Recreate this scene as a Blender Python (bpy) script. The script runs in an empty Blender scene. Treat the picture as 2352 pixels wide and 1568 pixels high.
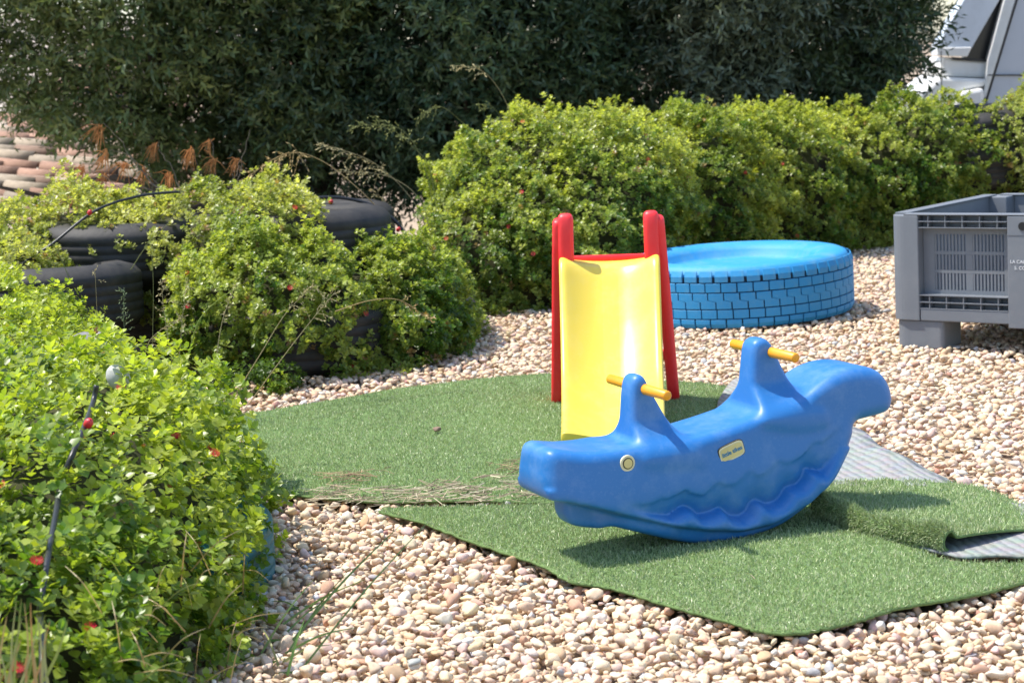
import bpy, math, random
import numpy as np
from mathutils import Vector, Matrix
from mathutils.geometry import delaunay_2d_cdt

sc = bpy.context.scene
col = sc.collection
PI = math.pi
rng = np.random.default_rng(7)
random.seed(7)

# ------------------------------------------------------------------ camera
F, H, YH, ROLL = 4200., 1.27, 132., math.radians(2.3)     # in pixels of a 2352 x 1568 view
PITCH = math.atan((784 - YH) / F)
cam = bpy.data.cameras.new('camera')
cam.sensor_width = 36.0
cam.lens = F / 2352 * 36.0
cam.clip_start = 0.05
cam.clip_end = 3000
cam.dof.use_dof = True
cam.dof.focus_distance = 5.2
cam.dof.aperture_fstop = 7.0
cam_o = bpy.data.objects.new('camera', cam)
col.objects.link(cam_o)
cam_o.matrix_world = (Matrix.Translation((0, 0, H)) @ Matrix.Rotation(PI / 2 - PITCH, 4, 'X')
                      @ Matrix.Rotation(-ROLL, 4, 'Z'))
sc.camera = cam_o
CR = np.array((Matrix.Rotation(PI / 2 - PITCH, 3, 'X') @ Matrix.Rotation(-ROLL, 3, 'Z')))
CP = np.array([0, 0, H])

# ------------------------------------------------------------------ sky, sun, exposure
SUN = Vector((-0.45, 0.07, 0.885)).normalized()
world = bpy.data.worlds.new('World')
sc.world = world
world.use_nodes = True
wn = world.node_tree
sky = wn.nodes.new('ShaderNodeTexSky')
sky.sky_type = 'NISHITA'
sky.sun_disc = False
sky.sun_elevation = math.asin(SUN.z)
sky.sun_rotation = math.atan2(SUN.x, SUN.y)
sky.air_density = 1.0
sky.dust_density = 1.0
wn.links.new(sky.outputs[0], wn.nodes['Background'].inputs[0])
wn.nodes['Background'].inputs[1].default_value = 0.15
sun = bpy.data.lights.new('sun', 'SUN')
sun.energy = 3.6
sun.angle = math.radians(0.53)
sun.color = (1.0, 0.95, 0.87)
sun_o = bpy.data.objects.new('sun', sun)
col.objects.link(sun_o)
sun_o.rotation_euler = SUN.to_track_quat('Z', 'Y').to_euler()
sun_o.location = (-6, 2, 12)
sc.view_settings.view_transform = 'Standard'
sc.view_settings.look = 'None'
sc.view_settings.gamma = 1.0
sc.view_settings.use_curve_mapping = False
sc.view_settings.exposure = 0.92

# ------------------------------------------------------------------ pixel helpers
def ray(x, y): return CR @ np.array([(x - 1176) / F, (784 - y) / F, -1.0])
def G(x, y, z=0.0):
    d = ray(x, y); return CP + d * ((z - H) / d[2])
def V(x, y, dep):
    d = ray(x, y); return CP + d * (dep / d[1])
def zm(px, py): return 1134.3 + .4244 * px, 725.9 + .4244 * py

# ------------------------------------------------------------------ object helpers
def tag(o, label=None, cat=None, group=None, kind=None):
    if label: o['label'] = label
    if cat: o['category'] = cat
    if group: o['group'] = group
    if kind: o['kind'] = kind
    return o

def empty(name, loc, label, cat, group=None, rz=0.0):
    o = bpy.data.objects.new(name, None)
    o.empty_display_size = 0.1
    col.objects.link(o)
    o.location = loc
    o.rotation_euler = (0, 0, rz)
    return tag(o, label, cat, group)

def make_mesh(name, v, f, mat=None, smooth=False, colr=None):
    v = np.asarray(v, dtype=np.float32)
    me = bpy.data.meshes.new(name)
    if isinstance(f, np.ndarray):
        nf, k = f.shape
        me.vertices.add(len(v)); me.vertices.foreach_set('co', v.ravel())
        me.loops.add(nf * k); me.loops.foreach_set('vertex_index', f.astype(np.int32).ravel())
        me.polygons.add(nf)
        me.polygons.foreach_set('loop_start', np.arange(0, nf * k, k, dtype=np.int32))
        me.update(calc_edges=True)
    else:
        me.from_pydata([tuple(map(float, p)) for p in v], [], [tuple(int(i) for i in q) for q in f])
        me.update()
    if smooth:
        me.polygons.foreach_set('use_smooth', np.ones(len(me.polygons), dtype=bool))
    if colr is not None:
        ca = me.color_attributes.new('Col', 'FLOAT_COLOR', 'POINT')
        c = np.ones((len(v), 4), dtype=np.float32); c[:, :3] = colr
        ca.data.foreach_set('color', c.ravel())
    if mat: me.materials.append(mat)
    return me

def link(name, me, parent=None, loc=None, rot=None):
    o = bpy.data.objects.new(name, me)
    col.objects.link(o)
    if parent is not None: o.parent = parent
    if loc is not None: o.location = loc
    if rot is not None: o.rotation_euler = rot
    return o

def obj(name, v, f, mat, parent=None, smooth=False, colr=None, bevel=0, loc=None, rot=None):
    o = link(name, make_mesh(name, v, f, mat, smooth, colr), parent, loc, rot)
    if bevel:
        m = o.modifiers.new('bevel', 'BEVEL'); m.width = bevel; m.segments = 2
        m.limit_method = 'ANGLE'; m.angle_limit = math.radians(40)
    return o

class MB:
    def __init__(s): s.v = []; s.f = []
    def add(s, v, f):
        n = len(s.v); s.v += [tuple(map(float, p)) for p in v]
        s.f += [tuple(int(i) + n for i in q) for q in f]; return s
    def box(s, x0, x1, y0, y1, z0, z1):
        v = [(x, y, z) for z in (z0, z1) for y in (y0, y1) for x in (x0, x1)]
        return s.add(v, [(0, 2, 3, 1), (4, 5, 7, 6), (0, 1, 5, 4), (2, 6, 7, 3), (0, 4, 6, 2), (1, 3, 7, 5)])
    def build(s, name, mat, parent=None, **k): return obj(name, s.v, s.f, mat, parent, **k)

def tube(pts, rad, n=8, cap=True):
    pts = np.asarray(pts, float); m = len(pts)
    rad = np.full(m, rad) if np.isscalar(rad) else np.asarray(rad, float)
    t = np.gradient(pts, axis=0); t /= np.linalg.norm(t, axis=1)[:, None] + 1e-9
    ref = np.array([0, 0, 1.]) if abs(t[0][2]) < .9 else np.array([1., 0, 0])
    v = []
    for i in range(m):
        a = np.cross(t[i], ref); a /= np.linalg.norm(a) + 1e-9
        b = np.cross(a, t[i]); ref = b
        for k in range(n):
            an = 2 * PI * k / n
            v.append(pts[i] + rad[i] * (a * math.cos(an) + b * math.sin(an)))
    f = [(i * n + k, i * n + (k + 1) % n, (i + 1) * n + (k + 1) % n, (i + 1) * n + k)
         for i in range(m - 1) for k in range(n)]
    if cap:
        f.append(tuple(range(n - 1, -1, -1))); f.append(tuple((m - 1) * n + k for k in range(n)))
    return v, f

def spline(pts, n=6, closed=False):
    P = np.asarray(pts, float); m = len(P); out = []
    rngi = range(m) if closed else range(m - 1)
    for i in rngi:
        if closed: p0, p1, p2, p3 = P[i - 1], P[i], P[(i + 1) % m], P[(i + 2) % m]
        else: p0, p1, p2, p3 = P[max(i - 1, 0)], P[i], P[i + 1], P[min(i + 2, m - 1)]
        for k in range(n):
            t = k / n
            out.append(.5 * ((2 * p1) + (-p0 + p2) * t + (2 * p0 - 5 * p1 + 4 * p2 - p3) * t * t
                             + (-p0 + 3 * p1 - 3 * p2 + p3) * t ** 3))
    if not closed: out.append(P[-1])
    return np.array(out)

def lathe(prof, n=48):
    v = [(r * math.cos(2 * PI * k / n), r * math.sin(2 * PI * k / n), z) for r, z in prof for k in range(n)]
    m = len(prof)
    f = [(i * n + k, i * n + (k + 1) % n, (i + 1) * n + (k + 1) % n, (i + 1) * n + k)
         for i in range(m - 1) for k in range(n)]
    return v, f

def prism(poly, d0, d1, axis=1):
    """polygon of (a,b) points pushed out along one axis"""
    n = len(poly); v = []
    for d in (d0, d1):
        for a, b in poly:
            v.append((a, d, b) if axis == 1 else ((d, a, b) if axis == 0 else (a, b, d)))
    f = [tuple(range(n - 1, -1, -1)), tuple(range(n, 2 * n))]
    f += [(k, (k + 1) % n, n + (k + 1) % n, n + k) for k in range(n)]
    return v, f

def inst(tv, tf, M, T, colr=None):
    """numpy merge of N transformed copies of a template"""
    tv = np.asarray(tv, np.float32); tf = np.asarray(tf)
    N, nv = len(T), len(tv)
    v = np.einsum('nij,vj->nvi', M, tv) + np.asarray(T)[:, None, :]
    f = tf[None] + (np.arange(N) * nv)[:, None, None]
    c = np.repeat(colr, nv, axis=0) if colr is not None else None
    return v.reshape(-1, 3), f.reshape(-1, tf.shape[1]), c

def frames(z, spin=None):
    """rotation matrices that send +Z to the given directions, with random spin"""
    z = z / (np.linalg.norm(z, axis=1)[:, None] + 1e-9)
    r = rng.normal(size=z.shape)
    x = np.cross(r, z); x /= np.linalg.norm(x, axis=1)[:, None] + 1e-9
    y = np.cross(z, x)
    return np.stack([x, y, z], axis=2)

def lump(p, s=1.0, ph=0.0):
    x, y, z = (np.asarray(p) * s).T
    return (np.sin(3.1 * x + 1.3 * y + ph) + np.sin(2.3 * y - 2.7 * z + 1.7 + ph) + np.sin(4.1 * z + 2.2 * x + .6 - ph)
            + .6 * np.sin(7.3 * x - 5.1 * y + 2.1) + .6 * np.sin(6.7 * y + 7.9 * z + ph)) / 4.2

def in_poly(P, poly):
    x, y = P[:, 0], P[:, 1]; ins = np.zeros(len(P), bool); n = len(poly)
    for i in range(n):
        x1, y1 = poly[i][:2]; x2, y2 = poly[(i + 1) % n][:2]
        c = ((y1 > y) != (y2 > y)) & (x < (x2 - x1) * (y - y1) / (y2 - y1 + 1e-12) + x1)
        ins ^= c
    return ins

def sd_poly(P, poly):
    d = np.full(len(P), 1e9); n = len(poly)
    for i in range(n):
        a = np.asarray(poly[i]); b = np.asarray(poly[(i + 1) % n]); e = b - a
        w = P - a; t = np.clip((w @ e) / (e @ e + 1e-12), 0, 1)
        q = w - t[:, None] * e
        d = np.minimum(d, (q * q).sum(1))
    d = np.sqrt(d)
    return np.where(in_poly(P, poly), -d, d)

def surface_nets(f, o, h):
    s = f < 0; nx, ny, nz = f.shape
    acc = np.zeros((nx - 1, ny - 1, nz - 1, 3), np.float32); cnt = np.zeros((nx - 1, ny - 1, nz - 1), np.float32)
    sl = lambda b, n: slice(b, n - 1 + b)
    cs = [(i, j, k) for i in (0, 1) for j in (0, 1) for k in (0, 1)]
    for a in cs:
        for ax in range(3):
            if a[ax]: continue
            b = list(a); b[ax] = 1
            A = (sl(a[0], nx), sl(a[1], ny), sl(a[2], nz)); B = (sl(b[0], nx), sl(b[1], ny), sl(b[2], nz))
            cr = s[A] != s[B]
            fa, fb = f[A][cr], f[B][cr]; t = fa / (fa - fb)
            p = np.tile(np.array(a, np.float32), (len(t), 1)); p[:, ax] = t
            acc[cr] += p; cnt[cr] += 1
    act = cnt > 0; idx = np.full(act.shape, -1, np.int64); idx[act] = np.arange(act.sum())
    ijk = np.argwhere(act)
    v = (ijk + acc[act] / cnt[act][:, None]) * h + np.asarray(o)
    fs = []
    for ax in range(3):
        b1, b2 = (ax + 1) % 3, (ax + 2) % 3
        A = [slice(None)] * 3; B = [slice(None)] * 3
        A[ax] = slice(0, -1); B[ax] = slice(1, None)
        e = np.argwhere(s[tuple(A)] != s[tuple(B)])
        ok = (e[:, b1] > 0) & (e[:, b2] > 0) & (e[:, b1] < f.shape[b1] - 1) & (e[:, b2] < f.shape[b2] - 1)
        e = e[ok]; q = []
        for d1, d2 in ((1, 1), (0, 1), (0, 0), (1, 0)):
            c = e.copy(); c[:, b1] -= d1; c[:, b2] -= d2
            q.append(idx[c[:, 0], c[:, 1], c[:, 2]])
        q = np.stack(q, 1)
        fl = ~s[e[:, 0], e[:, 1], e[:, 2]]
        q[fl] = q[fl][:, ::-1]
        fs.append(q)
    return v, np.concatenate(fs)

def relax(v, f, it=2, lam=.5):
    v = v.copy()
    e = np.concatenate([f[:, [i, (i + 1) % f.shape[1]]] for i in range(f.shape[1])])
    for _ in range(it):
        a = np.zeros_like(v); c = np.zeros(len(v))
        np.add.at(a, e[:, 0], v[e[:, 1]]); np.add.at(c, e[:, 0], 1)
        np.add.at(a, e[:, 1], v[e[:, 0]]); np.add.at(c, e[:, 1], 1)
        v += lam * (a / c[:, None] - v)
    return v

def sstep(a, b, x):
    t = np.clip((x - a) / (b - a), 0, 1); return t * t * (3 - 2 * t)

# ------------------------------------------------------------------ materials
def nodes(name):
    m = bpy.data.materials.new(name); m.use_nodes = True
    return m, m.node_tree, m.node_tree.nodes['Principled BSDF']

def mat(name, c, rough=.6, spec=.5, var=.15, scale=8., bump=0., bscale=60., c2=None, metal=0., coat=0.):
    m, nt, b = nodes(name)
    tc = nt.nodes.new('ShaderNodeTexCoord')
    nz = nt.nodes.new('ShaderNodeTexNoise'); nz.inputs['Scale'].default_value = scale
    nz.inputs['Detail'].default_value = 6; nz.inputs['Roughness'].default_value = .65
    nt.links.new(tc.outputs['Object'], nz.inputs['Vector'])
    cr = nt.nodes.new('ShaderNodeValToRGB')
    c2 = c2 or tuple(x * (1 - var * 2) for x in c)
    cr.color_ramp.elements[0].position = .3; cr.color_ramp.elements[0].color = (*c2, 1)
    cr.color_ramp.elements[1].position = .65; cr.color_ramp.elements[1].color = (*c, 1)
    nt.links.new(nz.outputs['Fac'], cr.inputs[0])
    nt.links.new(cr.outputs[0], b.inputs['Base Color'])
    b.inputs['Roughness'].default_value = rough
    b.inputs['Specular IOR Level'].default_value = spec
    b.inputs['Metallic'].default_value = metal
    b.inputs['Coat Weight'].default_value = coat
    if bump:
        n2 = nt.nodes.new('ShaderNodeTexNoise'); n2.inputs['Scale'].default_value = bscale
        n2.inputs['Detail'].default_value = 5
        nt.links.new(tc.outputs['Object'], n2.inputs['Vector'])
        bp = nt.nodes.new('ShaderNodeBump'); bp.inputs['Strength'].default_value = bump
        bp.inputs['Distance'].default_value = .004
        nt.links.new(n2.outputs['Fac'], bp.inputs['Height'])
        nt.links.new(bp.outputs[0], b.inputs['Normal'])
    return m

def plastic(name, c, rough=.3, dust=(.5, .47, .42), amt=.18, bump=.05):
    """moulded plastic: faint scratches, sun-bleached and dusty patches"""
    m, nt, b = nodes(name); L = nt.links.new
    tc = nt.nodes.new('ShaderNodeTexCoord')
    n1 = nt.nodes.new('ShaderNodeTexNoise'); n1.inputs['Scale'].default_value = 9; n1.inputs['Detail'].default_value = 8
    n1.inputs['Roughness'].default_value = .75
    L(tc.outputs['Object'], n1.inputs['Vector'])
    r1 = nt.nodes.new('ShaderNodeMapRange'); r1.inputs[1].default_value = .48; r1.inputs[2].default_value = .8
    r1.inputs[4].default_value = amt
    L(n1.outputs['Fac'], r1.inputs[0])
    mx = nt.nodes.new('ShaderNodeMix'); mx.data_type = 'RGBA'
    mx.inputs[6].default_value = (*c, 1); mx.inputs[7].default_value = (*dust, 1)
    n3 = nt.nodes.new('ShaderNodeTexNoise'); n3.inputs['Scale'].default_value = 130; n3.inputs['Detail'].default_value = 3
    L(tc.outputs['Object'], n3.inputs['Vector'])
    r3 = nt.nodes.new('ShaderNodeMapRange'); r3.inputs[1].default_value = .58; r3.inputs[2].default_value = .72; r3.inputs[4].default_value = amt * .6
    L(n3.outputs['Fac'], r3.inputs[0])
    r4 = nt.nodes.new('ShaderNodeMath'); r4.operation = 'MAXIMUM'
    m3 = nt.nodes.new('ShaderNodeMath'); m3.operation = 'MULTIPLY'
    L(r3.outputs[0], m3.inputs[0]); L(n1.outputs['Fac'], m3.inputs[1])
    L(r1.outputs[0], r4.inputs[0]); L(m3.outputs[0], r4.inputs[1])
    L(r4.outputs[0], mx.inputs[0]); L(mx.outputs[2], b.inputs['Base Color'])
    r2 = nt.nodes.new('ShaderNodeMapRange'); r2.inputs[3].default_value = rough; r2.inputs[4].default_value = rough + .25
    L(n1.outputs['Fac'], r2.inputs[0]); L(r2.outputs[0], b.inputs['Roughness'])
    n2 = nt.nodes.new('ShaderNodeTexNoise'); n2.inputs['Scale'].default_value = 22; n2.inputs['Detail'].default_value = 4
    L(tc.outputs['Object'], n2.inputs['Vector'])
    bp = nt.nodes.new('ShaderNodeBump'); bp.inputs['Strength'].default_value = bump; bp.inputs['Distance'].default_value = .01
    L(n2.outputs['Fac'], bp.inputs['Height']); L(bp.outputs[0], b.inputs['Normal'])
    return m

def leafmat(name, rough=.36, trans=.48, spec=.5, tint=(1.35, 1.35, .5)):
    m, nt, b = nodes(name); L = nt.links.new
    at = nt.nodes.new('ShaderNodeAttribute'); at.attribute_name = 'Col'
    L(at.outputs['Color'], b.inputs['Base Color'])
    b.inputs['Roughness'].default_value = rough; b.inputs['Specular IOR Level'].default_value = spec
    tr = nt.nodes.new('ShaderNodeBsdfTranslucent')
    mu = nt.nodes.new('ShaderNodeMix'); mu.data_type = 'RGBA'; mu.blend_type = 'MULTIPLY'; mu.inputs[0].default_value = 1
    mu.inputs[7].default_value = (*tint, 1); L(at.outputs['Color'], mu.inputs[6]); L(mu.outputs[2], tr.inputs['Color'])
    ms = nt.nodes.new('ShaderNodeMixShader'); ms.inputs[0].default_value = trans
    L(b.outputs[0], ms.inputs[1]); L(tr.outputs[0], ms.inputs[2])
    L(ms.outputs[0], nt.nodes['Material Output'].inputs['Surface'])
    return m

def colmat(name, rough=.8, bump=.4, bscale=120., vscale=45., var=.22, spec=.3):
    """per-piece colour attribute with fine mottling on top"""
    m, nt, b = nodes(name); L = nt.links.new
    at = nt.nodes.new('ShaderNodeAttribute'); at.attribute_name = 'Col'
    tc = nt.nodes.new('ShaderNodeTexCoord')
    nz = nt.nodes.new('ShaderNodeTexNoise'); nz.inputs['Scale'].default_value = vscale; nz.inputs['Detail'].default_value = 6
    L(tc.outputs['Object'], nz.inputs['Vector'])
    mr = nt.nodes.new('ShaderNodeMapRange'); mr.inputs[1].default_value = .25; mr.inputs[2].default_value = .75
    mr.inputs[3].default_value = 1 - var; mr.inputs[4].default_value = 1 + var
    L(nz.outputs['Fac'], mr.inputs[0])
    mu = nt.nodes.new('ShaderNodeVectorMath'); mu.operation = 'SCALE'
    L(at.outputs['Color'], mu.inputs[0]); L(mr.outputs[0], mu.inputs[3])
    L(mu.outputs[0], b.inputs['Base Color'])
    b.inputs['Roughness'].default_value = rough; b.inputs['Specular IOR Level'].default_value = spec
    n2 = nt.nodes.new('ShaderNodeTexNoise'); n2.inputs['Scale'].default_value = bscale; n2.inputs['Detail'].default_value = 4
    L(tc.outputs['Object'], n2.inputs['Vector'])
    bp = nt.nodes.new('ShaderNodeBump'); bp.inputs['Strength'].default_value = bump; bp.inputs['Distance'].default_value = .004
    L(n2.outputs['Fac'], bp.inputs['Height']); L(bp.outputs[0], b.inputs['Normal'])
    return m

M = {}
M['soil'] = mat('soil', (.46, .36, .26), .95, .2, .25, 3, .6, 40)
M['pebble'] = colmat('pebble_stone')
M['leaf'] = leafmat('fleshy_leaf')
M['treeleaf'] = leafmat('narrow_leaf', .45, .25, .5, (1.2, 1.2, .6))
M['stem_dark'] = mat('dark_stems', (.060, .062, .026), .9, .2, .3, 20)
M['bark'] = mat('bark', (.10, .08, .06), .9, .2, .3, 14, .8, 50)
M['blade'] = leafmat('turf_fibre', .4, .2, .5, (1.1, 1.1, .7))
M['turf'] = mat('turf_base', (.16, .25, .09), .9, .2, .2, 90)
M['blue'] = plastic('blue_plastic', (.022, .165, .46), .30, (.40, .53, .70), .24)
M['yellow'] = plastic('yellow_plastic', (.82, .63, .085), .23, (.80, .70, .36), .30)
M['red'] = plastic('red_plastic', (.84, .020, .026), .30, (.8, .25, .25), .16)
M['orange'] = plastic('orange_plastic', (.80, .33, .01), .30, (.6, .4, .2), .12)
M['tyreblue'] = plastic('blue_paint', (.022, .27, .56), .50, (.17, .33, .40), .75, .12)
M['grooveblack'] = mat('tyre_groove', (.02, .035, .05), .9, .2)
M['rubber'] = mat('black_rubber', (.020, .020, .021), .66, .4, .25, 10, .3, 60, (.050, .046, .042))
M['teal'] = plastic('teal_paint', (.006, .12, .14), .45, (.12, .28, .32), .5, .15)
M['grey'] = plastic('grey_plastic', (.150, .165, .185), .46, (.25, .255, .26), .4, .06)
M['black'] = mat('black_plastic', (.012, .012, .013), .45, .5)
M['pipe'] = mat('pipe_plastic', (.025, .026, .028), .40, .5, .2, 20)
M['flower'] = leafmat('flower_petal', .5, .3, .3, (1.1, .6, .6))
M['straw'] = leafmat('straw', .75, .15, .2, (1, .95, .8))
M['stone'] = mat('grey_stone', (.48, .48, .47), .6, .4, .12, 12, .2, 60)
M['slabstone'] = mat('slab_stone', (.26, .25, .25), .9, .3, .25, 16, .7, 40)
M['white'] = plastic('white_paint', (.78, .78, .76), .32, (.55, .50, .40), .35)
M['silver'] = mat('thermal_cover', (.62, .68, .76), .35, .5, .06, 10)
M['panelgrey'] = plastic('van_panel', (.48, .52, .58), .35, (.40, .42, .46), .4)
M['glassdark'] = mat('dark_interior', (.012, .010, .010), .25, .5)
M['label'] = mat('label_cream', (.70, .58, .25), .5, .4, .08, 20)
M['labelbrd'] = mat('label_border', (.72, .66, .42), .5, .4, .05, 20)
M['labelblue'] = mat('label_blue', (.03, .22, .42), .5, .4, .05)
M['ink'] = mat('dark_ring', (.06, .055, .03), .5, .4, .05)
M['print'] = mat('white_print', (.75, .76, .77), .6, .3, .05)
M['tile'] = colmat('clay_tile', .9, .5, 60, 12, .35)
M['plaster'] = mat('plaster_wall', (.55, .48, .40), .9, .2, .15, 4)
M['spike'] = leafmat('seed_spikelet', .7, .25, .2, (1, .95, .8))

def backing():
    m, nt, b = nodes('rug_backing'); L = nt.links.new
    tc = nt.nodes.new('ShaderNodeTexCoord')
    w = nt.nodes.new('ShaderNodeTexWave'); w.inputs['Scale'].default_value = 11; w.inputs['Distortion'].default_value = 2.6
    w.inputs['Detail'].default_value = 3; w.inputs['Detail Scale'].default_value = 3
    mp = nt.nodes.new('ShaderNodeMapping'); mp.inputs['Rotation'].default_value = (0, 0, math.radians(-12))
    L(tc.outputs['Object'], mp.inputs[0]); L(mp.outputs[0], w.inputs['Vector'])
    nz = nt.nodes.new('ShaderNodeTexNoise'); nz.inputs['Scale'].default_value = 25; nz.inputs['Detail'].default_value = 6
    L(tc.outputs['Object'], nz.inputs['Vector'])
    cr = nt.nodes.new('ShaderNodeValToRGB')
    cr.color_ramp.elements[0].position = .08; cr.color_ramp.elements[0].color = (.27, .28, .27, 1)
    cr.color_ramp.elements[1].position = .42; cr.color_ramp.elements[1].color = (.37, .38, .365, 1)
    L(w.outputs['Fac'], cr.inputs[0])
    mx = nt.nodes.new('ShaderNodeMix'); mx.data_type = 'RGBA'; mx.blend_type = 'MULTIPLY'; mx.inputs[0].default_value = .5
    L(cr.outputs[0], mx.inputs[6]); L(nz.outputs['Color'], mx.inputs[7]); L(mx.outputs[2], b.inputs['Base Color'])
    b.inputs['Roughness'].default_value = .9
    bp = nt.nodes.new('ShaderNodeBump'); bp.inputs['Strength'].default_value = .6; bp.inputs['Distance'].default_value = .004
    L(w.outputs['Fac'], bp.inputs['Height']); L(bp.outputs[0], b.inputs['Normal'])
    return m
M['backing'] = backing()

# ------------------------------------------------------------------ outlines of the turf pieces (on the ground)
RA = [(548, 968), (620, 950), (700, 935), (800, 917), (900, 898), (1000, 884), (1100, 871), (1200, 862), (1290, 858),
      (1400, 864), (1560, 876), (1640, 884), (1700, 900), (1800, 1000), (1880, 1150), (1500, 1160), (1240, 1155), (1100, 1150),
      (1000, 1150), (870, 1153), (740, 1143), (690, 1137), (640, 1126), (608, 1090), (570, 1040)]
RB = [(872, 1172), (940, 1166), (1100, 1162), (1240, 1160), (1600, 1150), (1880, 1135), (2010, 1190), (2100, 1250), (2170, 1285),
      (2352, 1291), (2520, 1292), (2540, 1300), (2430, 1312), (2352, 1335), (2280, 1356), (2200, 1372), (2060, 1397), (1980, 1422), (1900, 1441),
      (1830, 1453), (1750, 1447), (1650, 1422), (1530, 1387), (1400, 1352), (1320, 1338), (1250, 1312), (1120, 1257), (1000, 1212), (920, 1188)]
RD = [(1650, 945), (1664, 895), (1700, 864), (1800, 895), (1900, 950), (1985, 1003), (2035, 1044), (2110, 1068), (2200, 1117),
      (2140, 1122), (2000, 1118), (1900, 1120), (1800, 1060), (1720, 990)]
PA = spline([G(x, y, .012)[:2] for x, y in RA], 5, True)
PB = spline([G(x, y, .020)[:2] for x, y in RB], 9, True)
PB = PB + np.random.default_rng(3).normal(0, .0022, PB.shape) +   .003 * np.sin(np.arange(len(PB)) * .31)[:, None]
PD = spline([G(x, y, .03)[:2] for x, y in RD], 5, True)

def lump2(P, s): return lump(np.column_stack([P, np.zeros(len(P))]), s)

# ------------------------------------------------------------------ ground
def ground_h(P):
    x, y = P[:, 0], P[:, 1]
    drop = sstep(12.6, 15.0, y) * sstep(-.2, -1.6, x)
    return -.035 - 2.6 * drop
gx = np.concatenate([[-600, -200, -80, -30, -14], np.linspace(-8, 8, 65), [14, 30, 80, 200, 600]])
gy = np.concatenate([[-200, -60, -20, -6, 0], np.linspace(2, 20, 73), [26, 40, 80, 200, 700, 1800]])
gxx, gyy = np.meshgrid(gx, gy, indexing='ij')
gp = np.column_stack([gxx.ravel(), gyy.ravel()])
gv = np.column_stack([gp, ground_h(gp)])
ni, nj = gxx.shape
gi = np.arange(ni * nj).reshape(ni, nj)
gf = np.stack([gi[:-1, :-1], gi[1:, :-1], gi[1:, 1:], gi[:-1, 1:]], -1).reshape(-1, 4)
ground = tag(obj('ground', gv, gf, M['soil'], smooth=True), 'gravel covered ground of the play yard', None, None, 'structure')

# ---- pebbles
def ico(sub):
    t = (1 + 5 ** .5) / 2
    v = [(-1, t, 0), (1, t, 0), (-1, -t, 0), (1, -t, 0), (0, -1, t), (0, 1, t), (0, -1, -t), (0, 1, -t), (t, 0, -1), (t, 0, 1), (-t, 0, -1), (-t, 0, 1)]
    f = [(0, 11, 5), (0, 5, 1), (0, 1, 7), (0, 7, 10), (0, 10, 11), (1, 5, 9), (5, 11, 4), (11, 10, 2), (10, 7, 6), (7, 1, 8),
         (3, 9, 4), (3, 4, 2), (3, 2, 6), (3, 6, 8), (3, 8, 9), (4, 9, 5), (2, 4, 11), (6, 2, 10), (8, 6, 7), (9, 8, 1)]
    v = [np.array(p) / np.linalg.norm(p) for p in v]
    for _ in range(sub):
        c = {}; nf = []
        def mid(a, b):
            k = (min(a, b), max(a, b))
            if k not in c:
                m = v[a] + v[b]; v.append(m / np.linalg.norm(m)); c[k] = len(v) - 1
            return c[k]
        for a, b, d in f:
            x, y, z = mid(a, b), mid(b, d), mid(d, a)
            nf += [(a, x, z), (b, y, x), (d, z, y), (x, y, z)]
        f = nf
    return np.array(v), np.array(f)

def pebble_shape(sub, seed):
    r = np.random.default_rng(seed)
    v, f = ico(sub)
    v = v.copy()
    for _ in range(11):                      # flatten against random planes: broken, rounded stone
        n = r.normal(size=3); n /= np.linalg.norm(n); d = r.uniform(.42, .80)
        k = v @ n; ov = np.maximum(k - d, 0); v -= ov[:, None] * n * .97
    v *= 1 + .05 * r.normal(size=(len(v), 1))
    return v * np.array([1, r.uniform(.62, .95), r.uniform(.42, .75)]), f
PEB1 = [pebble_shape(1, i) for i in range(18)]
PEB0 = [pebble_shape(0, 50 + i) for i in range(12)]
PCOL = np.array([(.66, .49, .33), (.70, .56, .40), (.62, .43, .28), (.74, .65, .52), (.62, .46, .36), (.69, .53, .36),
                 (.55, .34, .22), (.72, .69, .64), (.42, .41, .40), (.44, .25, .18), (.64, .47, .40)])
PW = np.array([.21, .20, .14, .07, .15, .14, .03, .02, .012, .008, .04]); PW = PW / PW.sum()
def pcol(n):
    c = PCOL[rng.choice(len(PCOL), n, p=PW)]
    return np.clip(c * rng.uniform(.88, 1.10, (n, 1)) + rng.normal(0, .014, (n, 3)), .04, .8)

def gravel_sites(y0, y1, cell):
    P = []
    y = y0
    while y < y1:
        hw = .60 * 2352 / F * y * .5 / .5
        xs = np.arange(-.33 * y - .25, .33 * y + .35, cell)
        P.append(np.column_stack([xs + rng.uniform(-.5, .5, len(xs)) * cell, y + rng.uniform(-.5, .5, len(xs)) * cell]))
        y += cell
    P = np.concatenate(P)
    k = ~(sd_in(P, PA, .05) | sd_in(P, PB, .05) | sd_in(P, PD, .06))
    # not deep beneath the plants and tyre walls
    k &= ~((P[:, 0] < -1.15) & (P[:, 1] < 6.9)) & ~((P[:, 1] > 7.9) & (P[:, 0] < -.75)) & (P[:, 1] < 11.9 + .0 * P[:, 0])
    k &= ~((P[:, 1] > 9.6 + 1.1 * P[:, 0]) & (P[:, 0] < 2.2))
    return P[k]
def sd_in(P, poly, m):
    r = in_poly(P, poly)
    i = np.where(r)[0]
    if len(i): r[i] = sd_poly(P[i], poly[::2]) < -m
    return r

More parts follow.
